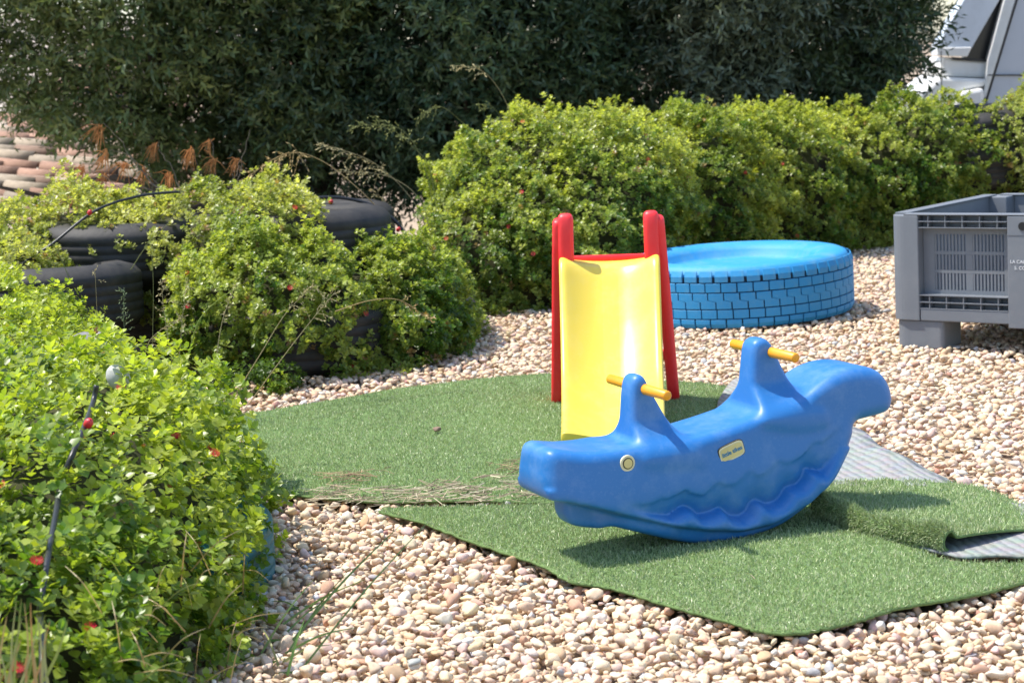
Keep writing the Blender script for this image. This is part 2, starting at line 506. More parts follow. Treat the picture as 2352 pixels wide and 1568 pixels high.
def gravel_mesh(P, shapes, s0, s1, zlo, zhi):
    V_, F_, C_ = [], [], []; off = 0
    pick = rng.integers(0, len(shapes), len(P))
    for k, (tv, tf) in enumerate(shapes):
        q = P[pick == k]; n = len(q)
        if not n: continue
        s = s0 + (s1 - s0) * rng.random(n) ** 2.2
        zdir = np.column_stack([rng.normal(0, .38, n), rng.normal(0, .38, n), np.ones(n)])
        R = frames(zdir) * s[:, None, None]
        T = np.column_stack([q, rng.uniform(zlo, zhi, n) - s * .35 + .008 * lump2(q, 2.2)])
        v, f, c = inst(tv, tf, R, T, pcol(n))
        V_.append(v); F_.append(f + off); C_.append(c); off += len(v)
    return np.concatenate(V_), np.concatenate(F_), np.concatenate(C_)

near = gravel_sites(3.2, 5.0, .026)
near2 = gravel_sites(3.2, 5.2, .031)
far = gravel_sites(5.0, 12.2, .032)
parts = [gravel_mesh(near, PEB1, .0115, .0255, -.006, .008), gravel_mesh(near2, PEB0, .015, .028, -.016, -.007),
         gravel_mesh(far, PEB0, .014, .033, -.010, .008)]
off = 0; VV, FF, CC = [], [], []
for v, f, c in parts:
    VV.append(v); FF.append(f + off); CC.append(c); off += len(v)
tag(obj('gravel', np.concatenate(VV), np.concatenate(FF), M['pebble'], ground, False, np.concatenate(CC)), kind='stuff')
# the largest nearby stones, one by one
pm = []
for k in range(24):
    v, f = pebble_shape(1, 200 + k)
    pm.append(make_mesh('pebble', v, f, M['pebble'], True, np.tile(pcol(1), (len(v), 1))))
q = gravel_sites(3.3, 5.2, .10)
q = q[~(in_poly(q, PA) | in_poly(q, PB) | in_poly(q, PD))]
q = q[(q[:, 0] > -.62)]
q = q[rng.permutation(len(q))]
q = q[np.argsort(q[:, 1] + .5 * rng.random(len(q)))][:300]
for i, (x, y) in enumerate(q):
    s = .017 + .014 * random.random() ** 1.8
    o = link('pebble', pm[i % 24], ground, (x, y, .004 + random.uniform(-.004, .004)),
             (random.gauss(0, .35), random.gauss(0, .35), random.uniform(0, 6.28)))
    o.scale = (s, s, s)

# ------------------------------------------------------------------ artificial turf
def wrinkle(P, k):
    x, y = P[:, 0], P[:, 1]
    z = .004 * lump2(P, 1.7)
    if k == 'A':
        a = np.array(G(600, 1012)[:2]); b = np.array(G(1010, 925)[:2]); e = (b - a) / np.linalg.norm(b - a); n = np.array([-e[1], e[0]])
        d = (P - a) @ n; t = (P - a) @ e
        z = z + .020 * np.exp(-(d / .05) ** 2) * sstep(-.25, .05, t) * sstep(1.1, .7, t)
        z = z + .012 * np.exp(-((d + .30) / .06) ** 2) * sstep(0, .4, t) * sstep(1.3, .8, t)
        z = z + .012 * np.exp(-((d - .35) / .09) ** 2)
    else:
        z = z + .010 * np.exp(-((y - 4.35 - .15 * x) / .12) ** 2)
    return z

def sheet(name, poly, zf, m, parent, step=.04, thick=.007):
    P = np.asarray(poly); lo, hi = P.min(0), P.max(0)
    gx_, gy_ = np.meshgrid(np.arange(lo[0], hi[0], step), np.arange(lo[1], hi[1], step))
    q = np.column_stack([gx_.ravel(), gy_.ravel()]); q = q[in_poly(q, P)]; q = q[sd_poly(q, P[::2]) < -step * .4]
    pts = np.concatenate([P, q]); n = len(P)
    r = delaunay_2d_cdt([Vector(p) for p in pts], [(i, (i + 1) % n) for i in range(n)], [], 1, 1e-6)
    v2 = np.array([tuple(p) for p in r[0]]); f = [t for t in r[2]]
    v = np.column_stack([v2, zf(v2)])
    o = obj(name, v, f, m, parent, True)
    s = o.modifiers.new('thickness', 'SOLIDIFY'); s.thickness = thick; s.offset = -1
    return o

BL_V = np.array([(-.5, 0, 0), (.5, 0, 0), (.22, .5, .72), (-.1, .9, 1.)]); BL_F = np.array([(0, 1, 2), (0, 2, 3)])
GCOL = np.array([(.32, .425, .18), (.36, .465, .21), (.26, .355, .15), (.42, .485, .26), (.49, .52, .32), (.34, .435, .23)])
def pile(P3, N3, parent, hmin=.007, hmax=.013):
    n = len(P3)
    d = N3 + rng.normal(0, .42, (n, 3))
    R = frames(d); h = rng.uniform(hmin, hmax, n)
    S = np.zeros((n, 3, 3)); S[:, 0, 0] = rng.uniform(.0017, .0027, n); S[:, 1, 1] = h * rng.uniform(.1, .8, n); S[:, 2, 2] = h
    c = GCOL[rng.integers(0, len(GCOL), n)] * rng.uniform(.75, 1.2, (n, 1))
    c *= (1 + .14 * lump(P3, 2.5))[:, None]
    v, f, c = inst(BL_V, BL_F, R @ S, P3, c)
    return tag(obj('pile', v, f, M['blade'], parent, False, c), kind='stuff')

def scatter_poly(poly, dens):
    P = np.asarray(poly); lo, hi = P.min(0), P.max(0)
    n = int((hi - lo).prod() * dens)
    q = rng.uniform(lo, hi, (n, 2)); return q[in_poly(q, P)]

def turf(poly, z0, key, label, dens):
    c = poly.mean(0)
    e = empty('turf_rug', (c[0], c[1], 0), label, 'turf rug')
    lp = poly - c
    zf = lambda q: z0 + wrinkle(q + c, key)
    sheet('mat', lp, zf, M['turf'], e)
    q = scatter_poly(lp, dens)
    q = q[(lump2(q + c, 9) > -.9)]
    N = np.tile([0, 0, 1.], (len(q), 1)) + np.array([0., -.15, 0])
    pile(np.column_stack([q, zf(q)]), N, e)
    return e, c
turfA, cA = turf(PA, .014, 'A', 'large wrinkled green turf rug spread under the slide', 31000)
turfB, cB = turf(PB, .022, 'B', 'front green turf rug under the blue rocker with wavy cut edge', 42000)
# the grey underside of the back rug's turned-over corner
zfD = lambda q: .030 + .012 * lump2(q + cA, 3.) + .03 * np.exp(-((q[:, 0] + cA[0] - G(2000, 1030)[0]) / .05) ** 2) * 0.4
tag(sheet('turned_corner', PD - cA, zfD, M['backing'], turfA), 'grey ribbed underside of the turned-over corner')

# folded third piece: lower layer, round fold, upper layer
cC = G(2150, 1200, .03)[:2]
turfC = empty('turf_rug', (cC[0], cC[1], 0), 'folded-over green turf rug right of the rocker with open dark curl', 'turf rug')
foldL, foldR = G(1860, 1182, .03), G(2185, 1268, .03)
backpx = [(1905, 1106), (1990, 1104), (2080, 1108), (2200, 1118), (2270, 1128), (2352, 1160), (2450, 1205)]
bk = spline([G(x, y, .03) for x, y in backpx], 8)
ns, nt_ = 40, 34
RADF = .027
vv, nn = [], []
rightpx = spline([G(2185, 1268, .06), G(2240, 1256, .06), G(2352, 1222, .05), G(2450, 1200, .04)], 8)
for i in range(ns + 1):
    s = i / ns
    Fp = foldL * (1 - s) + foldR * s
    Fp = Fp + np.array([0, 0, .006 * math.sin(9 * s) + .004 * math.sin(23 * s)])
    Fp[0] += .010 * math.sin(8 * s + 1); Fp[1] += .012 * math.sin(7 * s)
    B = bk[min(int(round(s * (len(bk) - 1))), len(bk) - 1)]
    if s > .92:
        pass
    d = B - Fp; d[2] = 0; L = np.linalg.norm(d); d /= L
    for j in range(nt_ + 1):
        if j <= 12:                                  # round fold, from the underside to the top
            a = -PI / 2 + PI * j / 12
            p = Fp + d * (-math.cos(a) * RADF) + np.array([0, 0, RADF + .010 + RADF * math.sin(a) - .03 + .018])
            nrm = d * (-math.cos(a)) + np.array([0, 0, math.sin(a)])
        else:
            t = (j - 12) / (nt_ - 12)
            zt = (2 * RADF + .0 - .002) * (1 - sstep(0, 1, t) * .62) + .006 * math.sin(5 * t + 6 * s) * t
            p = Fp * (1 - t) + B * t; p[2] = zt + .01
            nrm = np.array([0, 0, 1.]) + d * (.1)
        vv.append(p - np.array([cC[0], cC[1], 0])); nn.append(nrm / np.linalg.norm(nrm))
vv, nn = np.array(vv), np.array(nn)
w_ = nt_ + 1
fc = np.array([(i * w_ + j, (i + 1) * w_ + j, (i + 1) * w_ + j + 1, i * w_ + j + 1) for i in range(ns) for j in range(nt_)])
o = obj('mat', vv, fc, M['turf'], turfC, True)
s_ = o.modifiers.new('thickness', 'SOLIDIFY'); s_.thickness = .006; s_.offset = 0
qs = rng.integers(0, len(fc), 26000); uv = rng.random((26000, 2, 1))
f4 = fc[qs]
bl = lambda A: (A[f4[:, 0]] * (1 - uv[:, 0]) + A[f4[:, 1]] * uv[:, 0]) * (1 - uv[:, 1]) + (A[f4[:, 3]] * (1 - uv[:, 0]) + A[f4[:, 2]] * uv[:, 0]) * uv[:, 1]
pile(bl(vv) + bl(nn) * .003, bl(nn), turfC, .008, .015)
PL = spline([G(x, y, .022)[:2] for x, y in [(1990, 1215), (2090, 1256), (2175, 1280), (2215, 1287), (2290, 1284), (2352, 1287), (2520, 1284), (2540, 1190), (2300, 1160), (2100, 1150)]], 4, True)
tag(sheet('lower_layer', PL - cC, lambda q: .034 + .004 * lump2(q, 5.), M['backing'], turfC), 'grey ribbed lower layer with its underside up')

# ---- dry straw between the rugs
def strands(P, lmin, lmax, w, zf, tilt=.25, cols=((.42, .30, .16), (.50, .38, .20), (.30, .20, .11), (.55, .45, .28))):
    n = len(P); L = rng.uniform(lmin, lmax, n); a = rng.normal(.1, .8, n)
    tv = np.array([(-.5, -.5, 0), (.5, -.5, .0), (.5, .5, .0), (-.5, .5, .0)]) ; tf = np.array([(0, 1, 2, 3)])
    x = np.column_stack([np.cos(a), np.sin(a), rng.normal(0, tilt, n)]); x /= np.linalg.norm(x, axis=1)[:, None]
    z = np.column_stack([rng.normal(0, .4, n), -.6 + rng.normal(0, .3, n), np.ones(n)])
    y = np.cross(z, x); y /= np.linalg.norm(y, axis=1)[:, None]; z = np.cross(x, y)
    R = np.stack([x * L[:, None], y * rng.uniform(.6, 1.3, (n, 1)) * w, z], 2)
    c = np.array(cols)[rng.integers(0, len(cols), n)] * rng.uniform(.7, 1.2, (n, 1))
    return inst(tv, tf, R, np.column_stack([P, zf(n)]), c)
sp = [(700, 1140), (790, 1138), (900, 1143), (1000, 1132), (1090, 1118), (1180, 1118), (1260, 1140), (1260, 1166), (1100, 1172), (980, 1172), (880, 1182), (800, 1172), (760, 1190), (720, 1180), (730, 1160)]
PS = np.array([G(x, y)[:2] for x, y in sp])
c0 = PS.mean(0)
q = scatter_poly(PS - c0, 2500)
q = q[lump2(q, 7.) > -.35]
v, f, c = strands(q, .025, .085, .0027, lambda n: .024 + .014 * rng.random(n), .12, ((.34, .28, .18), (.42, .35, .23), (.22, .18, .12), (.14, .11, .075), (.50, .44, .31)))
q2 = np.concatenate([np.array(G(810, 1115)[:2]) - c0 + rng.normal(0, 1, (60, 2)) * [.045, .05], np.array(G(1205, 1090)[:2]) - c0 + rng.normal(0, 1, (60, 2)) * [.05, .05],
                     np.array(G(1190, 850)[:2]) - c0 + rng.normal(0, 1, (40, 2)) * [.3, .2], np.array(G(1130, 765)[:2]) - c0 + rng.normal(0, 1, (110, 2)) * [.09, .16]])
v2, f2, c2 = strands(q2, .02, .06, .0024, lambda n: .024 + .010 * rng.random(n), .2, ((.25, .17, .10), (.36, .26, .15), (.14, .10, .06)))
tag(obj('straw_litter', np.concatenate([v, v2]), np.concatenate([f, f2 + len(v)]), M['straw'], None, False, np.concatenate([c, c2]), loc=(c0[0], c0[1], 0)),
    'dry straw and dead grass litter between the two turf rugs', 'straw', None, 'stuff')

# ------------------------------------------------------------------ the blue whale rocker
PSI = math.radians(25); RW = .122
AX = np.array([math.cos(PSI), math.sin(PSI), 0]); AY = np.array([-math.sin(PSI), math.cos(PSI), 0])
RO = G(*zm(1150, 1245), .028) + AY * RW
def un(px, py, w=-RW):
    d = ray(*zm(px, py)); t = ((RO - CP) @ AY + w) / (d @ AY); p = CP + d * t - RO
    return np.array([p @ AX, p[2]])
body_px = [(322, 860), (327, 800), (346, 757), (385, 742), (440, 746), (540, 752), (650, 742), (730, 728), (800, 722), (900, 714), (1040, 690), (1240, 632), (1400, 578),
           (1560, 517), (1700, 458), (1790, 388), (1870, 330), (1960, 292), (2060, 284), (2140, 312), (2190, 380), (2206, 465), (2180, 530), (2085, 562),
           (2020, 580), (1992, 606), (1985, 650), (1945, 735), (1870, 868), (1760, 1008), (1640, 1108), (1500, 1180), (1330, 1230), (1150, 1245), (1000, 1226), (800, 1182),
           (720, 1166), (690, 1168), (650, 1186), (570, 1184), (510, 1168), (478, 1120), (470, 1065), (452, 1030), (400, 1024), (352, 1018), (328, 985), (318, 920)]
body_p = spline([un(*q) for q in body_px], 4, True)
post1 = spline([un(*q, -.045) for q in [(752, 690), (756, 560), (760, 430), (772, 352), (806, 322), (838, 338), (862, 392), (905, 470), (965, 580), (1050, 700), (1060, 790), (900, 800), (735, 790)]], 4, True)
post2 = spline([un(*q, -.045) for q in [(1398, 500), (1408, 370), (1416, 230), (1428, 155), (1470, 124), (1515, 142), (1548, 205), (1585, 290), (1630, 375), (1715, 480), (1725, 570), (1560, 600), (1385, 570)]], 4, True)
upper = [(600, 985), (700, 1010), (790, 1020), (850, 1022), (905, 990), (955, 985), (1010, 960), (1045, 938), (1085, 968), (1140, 970), (1185, 925), (1220, 898), (1260, 918), (1320, 905), (1365, 862), (1395, 842),
         (1440, 866), (1500, 835), (1545, 785), (1600, 800), (1660, 775), (1705, 735), (1745, 690), (1790, 690), (1850, 640), (1890, 600)]
lower = [(1920, 640), (1880, 730), (1830, 800), (1790, 850), (1740, 838), (1712, 838), (1698, 885), (1665, 922), (1605, 940), (1578, 985), (1545, 1018), (1500, 1030), (1440, 1004), (1415, 1020), (1392, 1068), (1350, 1096),
         (1300, 1090), (1248, 1046), (1200, 1070), (1130, 1088), (1085, 1050), (1050, 1038), (1015, 1055), (965, 1088), (880, 1078), (760, 1050), (660, 1015)]
mouth_p = np.array([un(*q) for q in upper + lower])
groove = np.array([un(*q) for q in [(330, 1022), (520, 1038), (700, 1082), (1000, 1140), (1180, 1158), (1330, 1160), (1500, 1128), (1700, 1020), (1850, 880), (1950, 730), (1992, 610)]])
hh = .005
ax_u = np.arange(-.56, .68, hh); ax_w = np.arange(-.175, .175 + hh, hh); ax_z = np.arange(-.03, .56, hh)
UU, ZZ = np.meshgrid(ax_u, ax_z, indexing='ij'); P2 = np.column_stack([UU.ravel(), ZZ.ravel()])
shp = UU.shape
d_body = sd_poly(P2, body_p).reshape(shp)
d_p1 = sd_poly(P2, post1).reshape(shp); d_p2 = sd_poly(P2, post2).reshape(shp)
d_m = sd_poly(P2, mouth_p).reshape(shp)
gz = np.interp(UU, groove[:, 0], groove[:, 1])
Wm = np.full(shp, RW)
Wm -= .024 * sstep(-.28, -.46, UU)                                     # the snout narrows a little
Wm -= .016 * sstep(.13, .30, ZZ)
low_l = np.array([un(*q) for q in lower])                              # the lower lip's wavy edge
d_l = np.abs(sd_poly(P2, np.concatenate([low_l, low_l[::-1]]))).reshape(shp)
so = np.argsort(low_l[:, 0]); zl = np.interp(UU, low_l[so, 0], low_l[so, 1])
below = sstep(.024, .012, ZZ - zl)
mk = sstep(-.24, -.04, UU) * sstep(.45, .33, UU)
Wm -= np.where(d_m < 0, .0015 * sstep(0, -.006, d_m) + .032 * np.exp(-d_l / .030), 0) * mk      # mouth sunk into the side
Wm += np.where(d_m >= 0, (.034 * np.exp(-(d_l / .055) ** 2) - .064 * np.exp(-d_l / .013)) * below, 0) * mk  # scalloped lip standing out below it
Wm -= .024 * sstep(.004, -.008, ZZ - gz)                               # rocker rail set back below the body
Wm -= .006 * np.exp(-((ZZ - gz) / .006) ** 2)
Wm -= .052 * sstep(.006, -.010, ZZ - gz) * sstep(-.20, -.29, UU)      # the lower jaw is a narrow keel
seam = un(1040, 690)
def rounded(d, W, w, r):
    a = d[:, None, :] + r; b = np.abs(w)[None, :, None] - W[:, None, :] + r
    return np.minimum(np.maximum(a, b), 0) + np.hypot(np.maximum(a, 0), np.maximum(b, 0)) - r
rr = np.where(ZZ > .2, .028 +   .014 * sstep(.33, .5, UU) + .010 * sstep(-.35, -.48, UU), .018)
a_ = d_body[:, None, :] + rr[:, None, :]; b_ = np.abs(ax_w)[None, :, None] - Wm[:, None, :] + rr[:, None, :]
fb = np.minimum(np.maximum(a_, b_), 0) + np.hypot(np.maximum(a_, 0), np.maximum(b_, 0)) - rr[:, None, :]
def smin(a, b, k):
    h_ = np.clip(.5 + .5 * (b - a) / k, 0, 1); return b * (1 - h_) + a * h_ - k * h_ * (1 - h_)
for dp, zt in ((d_p1, un(806, 322, -.045)[1]), (d_p2, un(1470, 124, -.045)[1])):
    tt = np.clip((zt - ZZ) / .20, 0, 1)
    Wp = .036 + .012 * tt + .065 * sstep(.55, 1.05, tt)
    fb = smin(fb, rounded(dp, Wp, ax_w, .020), .022)
v, f = surface_nets(fb.astype(np.float32), (ax_u[0], ax_w[0], ax_z[0]), hh)
v = relax(v, f, 3, .5)
del fb, a_, b_
rocker = empty('whale_rocker', RO, 'glossy blue plastic whale-shaped seesaw rocker with two orange handlebars', 'rocking toy', None, PSI)
obj('body', v, f, M['blue'], rocker, True)
for c_, wz in (((780, 384), 0), ((1460, 186), 0)):
    u, z = un(*c_, 0)
    tv, tf = tube([(u, -.150, z), (u, -.147, z), (u, -.05, z), (u, .05, z), (u, .147, z), (u, .150, z)], [.0095, .0125, .0135, .0135, .0125, .0095], 20)
    obj('handlebar', tv, tf, M['orange'], rocker, True)
def side_y(u, z):                                # half width of the side at a point of it
    i = int(round((u - ax_u[0]) / hh)); k = int(round((z - ax_z[0]) / hh)); return Wm[i, k]
for sgn in (-1, 1):
    u, z = un(735, 800); y = side_y(u, z)
    def disc(r, t, y0, n=28, ru=1., ang=0., rx=None):
        rx = rx or r; pts = []
        for k in range(n):
            a = 2 * PI * k / n; e = 2.0 if rx == r else 5.0
            cx = math.copysign(abs(math.cos(a)) ** (2 / e), math.cos(a)) * rx; cz = math.copysign(abs(math.sin(a)) ** (2 / e), math.sin(a)) * r
            pts.append((u + cx * math.cos(ang) - cz * math.sin(ang), z + cx * math.sin(ang) + cz * math.cos(ang)))
        return prism(pts, sgn * (y0 - .004), sgn * (y0 + t))
    e = obj('eye', *disc(.0205, .0025, y), M['labelbrd'], rocker, bevel=.001)
    obj('ring', *disc(.0145, .0036, y), M['ink'], e)
    obj('pupil', *disc(.0118, .0046, y), M['label'], e)
    u, z = un(1297, 735); y = side_y(u, z); ang = math.radians(16) if True else 0
    p = obj('name_plate', *disc(.0225, .0020, y, 40, 1, ang, .0385), M['ink'], rocker)
    obj('border', *disc(.0205, .0032, y, 40, 1, ang, .0365), M['labelbrd'], p)
    obj('plate_face', *disc(.0165, .0042, y, 40, 1, ang, .0325), M['label'], p)
    cu = bpy.data.curves.new('lettering', 'FONT'); cu.body = 'little tikes'; cu.size = .0155; cu.align_x = 'CENTER'; cu.align_y = 'CENTER'
    cu.extrude = .0004; cu.offset = .0003
    to = bpy.data.objects.new('tmp', cu); col.objects.link(to)
    me = bpy.data.meshes.new_from_object(to.evaluated_get(bpy.context.evaluated_depsgraph_get()))
    bpy.data.objects.remove(to); me.materials.clear(); me.materials.append(M['labelblue'])
    lo_ = link('lettering', me, p, (u, sgn * (y + .0048), z), (PI / 2, 0, 0))
    lo_.rotation_mode = 'QUATERNION'
    lo_.rotation_quaternion = (Matrix.Rotation(0 if sgn < 0 else PI, 4, 'Z') @ Matrix.Rotation(-ang if sgn < 0 else ang, 4, 'Y') @ Matrix.Rotation(PI / 2, 4, 'X')).to_quaternion()

# ------------------------------------------------------------------ the slide
sl0 = G(1410, 922, .018)
slide = empty('slide', (sl0[0], sl0[1], .018), 'small toddler slide with yellow chute and red ladder sides', 'slide', None, math.radians(-3.5))
ctl = spline([(.035, .520), (-.04, .520), (-.085, .502), (-.145, .425), (-.225, .325), (-.32, .228), (-.43, .142), (-.56, .082), (-.68, .047), (-.78, .032), (-.84, .030)], 6)
hwid = np.interp(ctl[:, 0], [-.84, .035], [.168, .182])
cv, nsec = [], 0
tang = np.gradient(ctl, axis=0); tang /= np.linalg.norm(tang, axis=1)[:, None]
for (y, z), hw, t, k in zip(ctl, hwid, tang, range(len(ctl))):
    n = np.array([t[1], -t[0]]); n = n if n[1] > 0 else -n           # upward normal in (y,z)
    dep = .050 * sstep(0, 14, k) + .012                              # the channel deepens below the top step
    rim = dep * .55
    par = lambda q: rim - .004 - dep * (1 - (q / (hw - .030)) ** 2)
    xs = [(-hw, -.030), (-hw, rim - .010), (-hw + .006, rim), (-hw + .018, rim + .001), (-hw + .027, rim - .003)] + [(-q, par(q)) for q in ((hw - .040), hw * .62, hw * .40, hw * .18)]
    sec = xs + [(-a, b) for a, b in reversed(xs)]
    nsec = len(sec)
    for a, b in sec: cv.append((a, y + n[0] * b, z + n[1] * b))
cf = [(i * nsec + k, (i + 1) * nsec + k, (i + 1) * nsec + (k + 1) % nsec, i * nsec + (k + 1) % nsec) for i in range(len(ctl) - 1) for k in range(nsec)]
cf += [tuple(range(nsec)), tuple((len(ctl) - 1) * nsec + k for k in range(nsec - 1, -1, -1))]
o = obj('chute', cv, cf, M['yellow'], slide, True)
m_ = o.modifiers.new('sub', 'SUBSURF'); m_.levels = m_.render_levels = 2
def solid(poly, thick, r, splay, xoff, h_=.007, mirror=1):
    poly = np.asarray(poly); lo, hi = poly.min(0) - .02, poly.max(0) + .02
    ay, az = np.arange(lo[0], hi[0], h_), np.arange(lo[1], hi[1], h_); axx = np.arange(-thick / 2 - .02, thick / 2 + .02, h_)
    Y_, Z_ = np.meshgrid(ay, az, indexing='ij')
    d = sd_poly(np.column_stack([Y_.ravel(), Z_.ravel()]), poly).reshape(Y_.shape)
    a = d[None] + r; b = np.abs(axx)[:, None, None] - thick / 2 + r
    fl = np.minimum(np.maximum(a, b), 0) + np.hypot(np.maximum(a, 0), np.maximum(b, 0)) - r
    v, f = surface_nets(fl.astype(np.float32), (axx[0], ay[0], az[0]), h_)
    v = relax(v, f, 2)
    v[:, 0] = mirror * (v[:, 0] + xoff + splay * (.69 - v[:, 2]))
    return v, (f if mirror > 0 else f[:, ::-1])
leg_p = spline([(-.058, .645), (-.052, .668), (-.02, .678), (.0, .660), (.015, .50), (.055, .25), (.115, .0), (.02, .0), (-.01, .18), (-.03, .36), (-.045, .50), (-.055, .58)], 4, True)
for sgn in (-1, 1):
    v, f = solid(leg_p, .044, .014, .045 if sgn < 0 else .062, .176, mirror=sgn)
    obj('leg', v, f, M['red'], slide, True)
    tv, tf = solid(spline([(-.070, .505), (-.045, .492), (-.022, .505), (-.018, .60), (-.012, .672), (-.030, .694), (-.055, .692), (-.068, .668), (-.072, .58)], 4, True), .056, .019, .01, .152, .006, sgn)
    obj('handle', tv, tf, M['red'], slide, True)
MB().box(-.150, .150, .030, .056, .508, .533).build('crossbar', M['red'], slide, bevel=.009)
for z, y in ((.16, .060), (.33, .025)):
    MB().box(-.19 - (.33 - z) * .08, .19 + (.33 - z) * .08, y - .03, y + .04, z - .02, z + .012).build('step', M['red'], slide, bevel=.008)

# ------------------------------------------------------------------ the blue truck tyre, lying flat
tc_ = G(1702, 716, .0)
TR, TW, NB = .555, .285, 47
btyre = empty('truck_tyre', (tc_[0] - .005, tc_[1] + .02, -.008), 'large blue painted truck tyre lying flat on the gravel behind the slide', 'tyre')
btyre.rotation_euler = (math.radians(.3), math.radians(-1.4), 0)
rg = TR - .011
casp = [(.300, .020), (.315, .002), (.42, -.004), (.50, .006), (rg - .006, .028), (rg, .045), (rg, TW - .045), (rg - .006, TW - .026), (TR - .030, TW - .001), (.505, TW + .010), (.46, TW + .013), (.42, TW + .009), (.39, TW - .002), (.372, TW - .020), (.362, TW - .046), (.340, TW - .058), (.29, TW - .058), (.20, TW - .060), (.10, TW - .062), (.001, TW - .062)]
prof = casp[:5] + casp[5:]
v, f = lathe(casp, 112)
obj('casing', v, f, M['tyreblue'], btyre, True)
v, f = lathe([(rg + .0012, .034), (rg + .0015, TW * .5), (rg + .0012, TW - .034)], 112)
obj('groove_floor', v, f, M['grooveblack'], btyre, True)
def block(a0f, a1f, z0, z1, zig=0., top=0., bot=0.):
    """curved tread block: left and right edges may step sideways half way up (zig)"""
    v, f = [], []
    zs = np.array([z0, (z0 + z1) / 2 - .004, (z0 + z1) / 2 + .004, z1]) if zig else np.linspace(z0, z1, 3)
    na = 4
    for r, ins in ((rg - .004, 0), (TR - .0012, 0), (TR, .0014)):
        for iz, z in enumerate(zs):
            sh = zig * (0.5 if iz < len(zs) / 2 else -0.5) if zig else 0
            zz = z + (ins if iz == 0 else (-ins if iz == len(zs) - 1 else 0))
            for k in range(na):
                a = a0f + (a1f - a0f) * k / (na - 1) + (ins / TR if k == 0 else (-ins / TR if k == na - 1 else 0)) + sh
                rad = r
                if top and iz == len(zs) - 1: rad = r - (.010 if r > rg else 0)
                if bot and iz == 0: rad = r - (.010 if r > rg else 0)
                v.append((rad * math.cos(a), rad * math.sin(a), zz))
    nz_ = len(zs); lay = nz_ * na
    idx = lambda l, z, k: l * lay + z * na + k
    for z in range(nz_ - 1):
        for k in range(na - 1): f.append((idx(2, z, k), idx(2, z, k + 1), idx(2, z + 1, k + 1), idx(2, z + 1, k)))
    for l in (0, 1):
        for k in range(na - 1):
            f.append((idx(l, 0, k), idx(l, 0, k + 1), idx(l + 1, 0, k + 1), idx(l + 1, 0, k)))
            f.append((idx(l + 1, nz_ - 1, k), idx(l + 1, nz_ - 1, k + 1), idx(l, nz_ - 1, k + 1), idx(l, nz_ - 1, k)))
        for z in range(nz_ - 1):
            f.append((idx(l + 1, z, 0), idx(l + 1, z + 1, 0), idx(l, z + 1, 0), idx(l, z, 0)))
            f.append((idx(l, z, na - 1), idx(l, z + 1, na - 1), idx(l + 1, z + 1, na - 1), idx(l + 1, z, na - 1)))
    return make_mesh('tread_block', v, f, M['tyreblue'])
pa = 2 * PI / NB; gp_ = .0055 / TR
rows = [(.014, .054, .0, gp_ * 1.2, 0, 0, 1), (.059, .099, .45, gp_, 0, 0, 0), (.104, .176, .15, gp_, pa * .5, 0, 0), (.181, .222, .75, gp_, 0, 0, 0), (.227, TW - .006, .3, gp_ * 2.6, 0, 1, 0)]
for z0, z1, ph, g, zig, top, bot in rows:
    me = block(-pa / 2 + g / 2, pa / 2 - g / 2, z0, z1, zig, top, bot)
    for k in range(NB):
        link('tread_block', me, btyre, (0, 0, 0), (0, 0, (k + ph) * pa))

# ------------------------------------------------------------------ black tyres of the planting wall
def tyre_mesh(R_, W_, seed, painted=None):
    h = W_
    pr = [(R_ * .58, h * .12), (R_ * .64, h * .02), (R_ * .80, 0), (R_ * .93, h * .06), (R_ * .985, h * .15)]
    for k in range(5):                      # ribs and grooves round the tread
        z0 = h * (.16 + .136 * k); z1 = z0 + h * .115
        pr += [(R_, z0 + .003), (R_, z1 - .003), (R_ - .0035, z1), (R_ - .0035, z1 + h * .018)]
    pr = pr[:-2]
    pr += [(R_ * .985, h * .85), (R_ * .93, h * .94), (R_ * .80, h), (R_ * .72, h * .985), (R_ * .64, h * .97), (R_ * .58, h * .88), (R_ * .60, h * .80), (R_ * .75, h * .82), (R_ * .85, h * .5), (R_ * .75, h * .2), (R_ * .58, h * .12)]
    v, f = lathe(pr, 72)
    return make_mesh('tyre', v, f, painted or M['rubber'], True)
tm = tyre_mesh(.44, .285, 1)
def tyre(loc, label, rz=0., tilt=(0, 0), me=None, name='old_tyre'):
    o = link(name, me or tm, None, loc, (tilt[0], tilt[1], rz))
    return tag(o, label, 'tyre', 'old tyres forming the planting wall')
tyre((-1.78, 8.42, .335), 'black tyre at the left end of the wall under drooping leaves', 0, (.02, .02))
tyre((-.97, 8.34, .345), 'black tyre with smooth rounded rim under the pale leaves, middle of the wall', 0, (-.02, .0))
tyre((-1.00, 9.18, .29), 'bare black tyre at the right back of the left wall beside the dry grass', 0, (.0, -.03))
tyre((-2.02, 7.78, .19), 'dusty lower tyre at left behind the pale weeds', .3, (-.05, .02))
tyre((-.95, 7.83, -.01), 'half hidden tyre at the gravel edge beneath the left hedge', 1.)
tyre((-.60, 8.78, -.13), 'sunken worn tyre poking from the gravel at the right tip of the left hedge', .6, (.03, .05))
tyre((-1.50, 8.62, .03), 'tyre in deep shade at the foot of the left wall', .6)
tyre((3.02, 12.10, .53), 'upper black tyre showing through the gap in the far right hedge', .2, (.04, -.06))
tyre((3.06, 12.02, .29), 'second black tyre down in the gap in the far right hedge', .9, (-.02, .03))
tyre((2.92, 12.06, .0), 'bottom tyre in the gap behind the grey pallet box', .4)
tyre((1.62, 11.62, .30), 'tyre glimpsed in the dark middle of the back hedge', .4)
tmt = tyre_mesh(.34, .215, 2, M['teal'])
tt = G(640, 1318, 0)
tyre((tt[0] - .352, tt[1] + .02, -.045), 'turquoise painted tyre edge under the nearest bush', 0, (0, 0), tmt, 'painted_tyre')

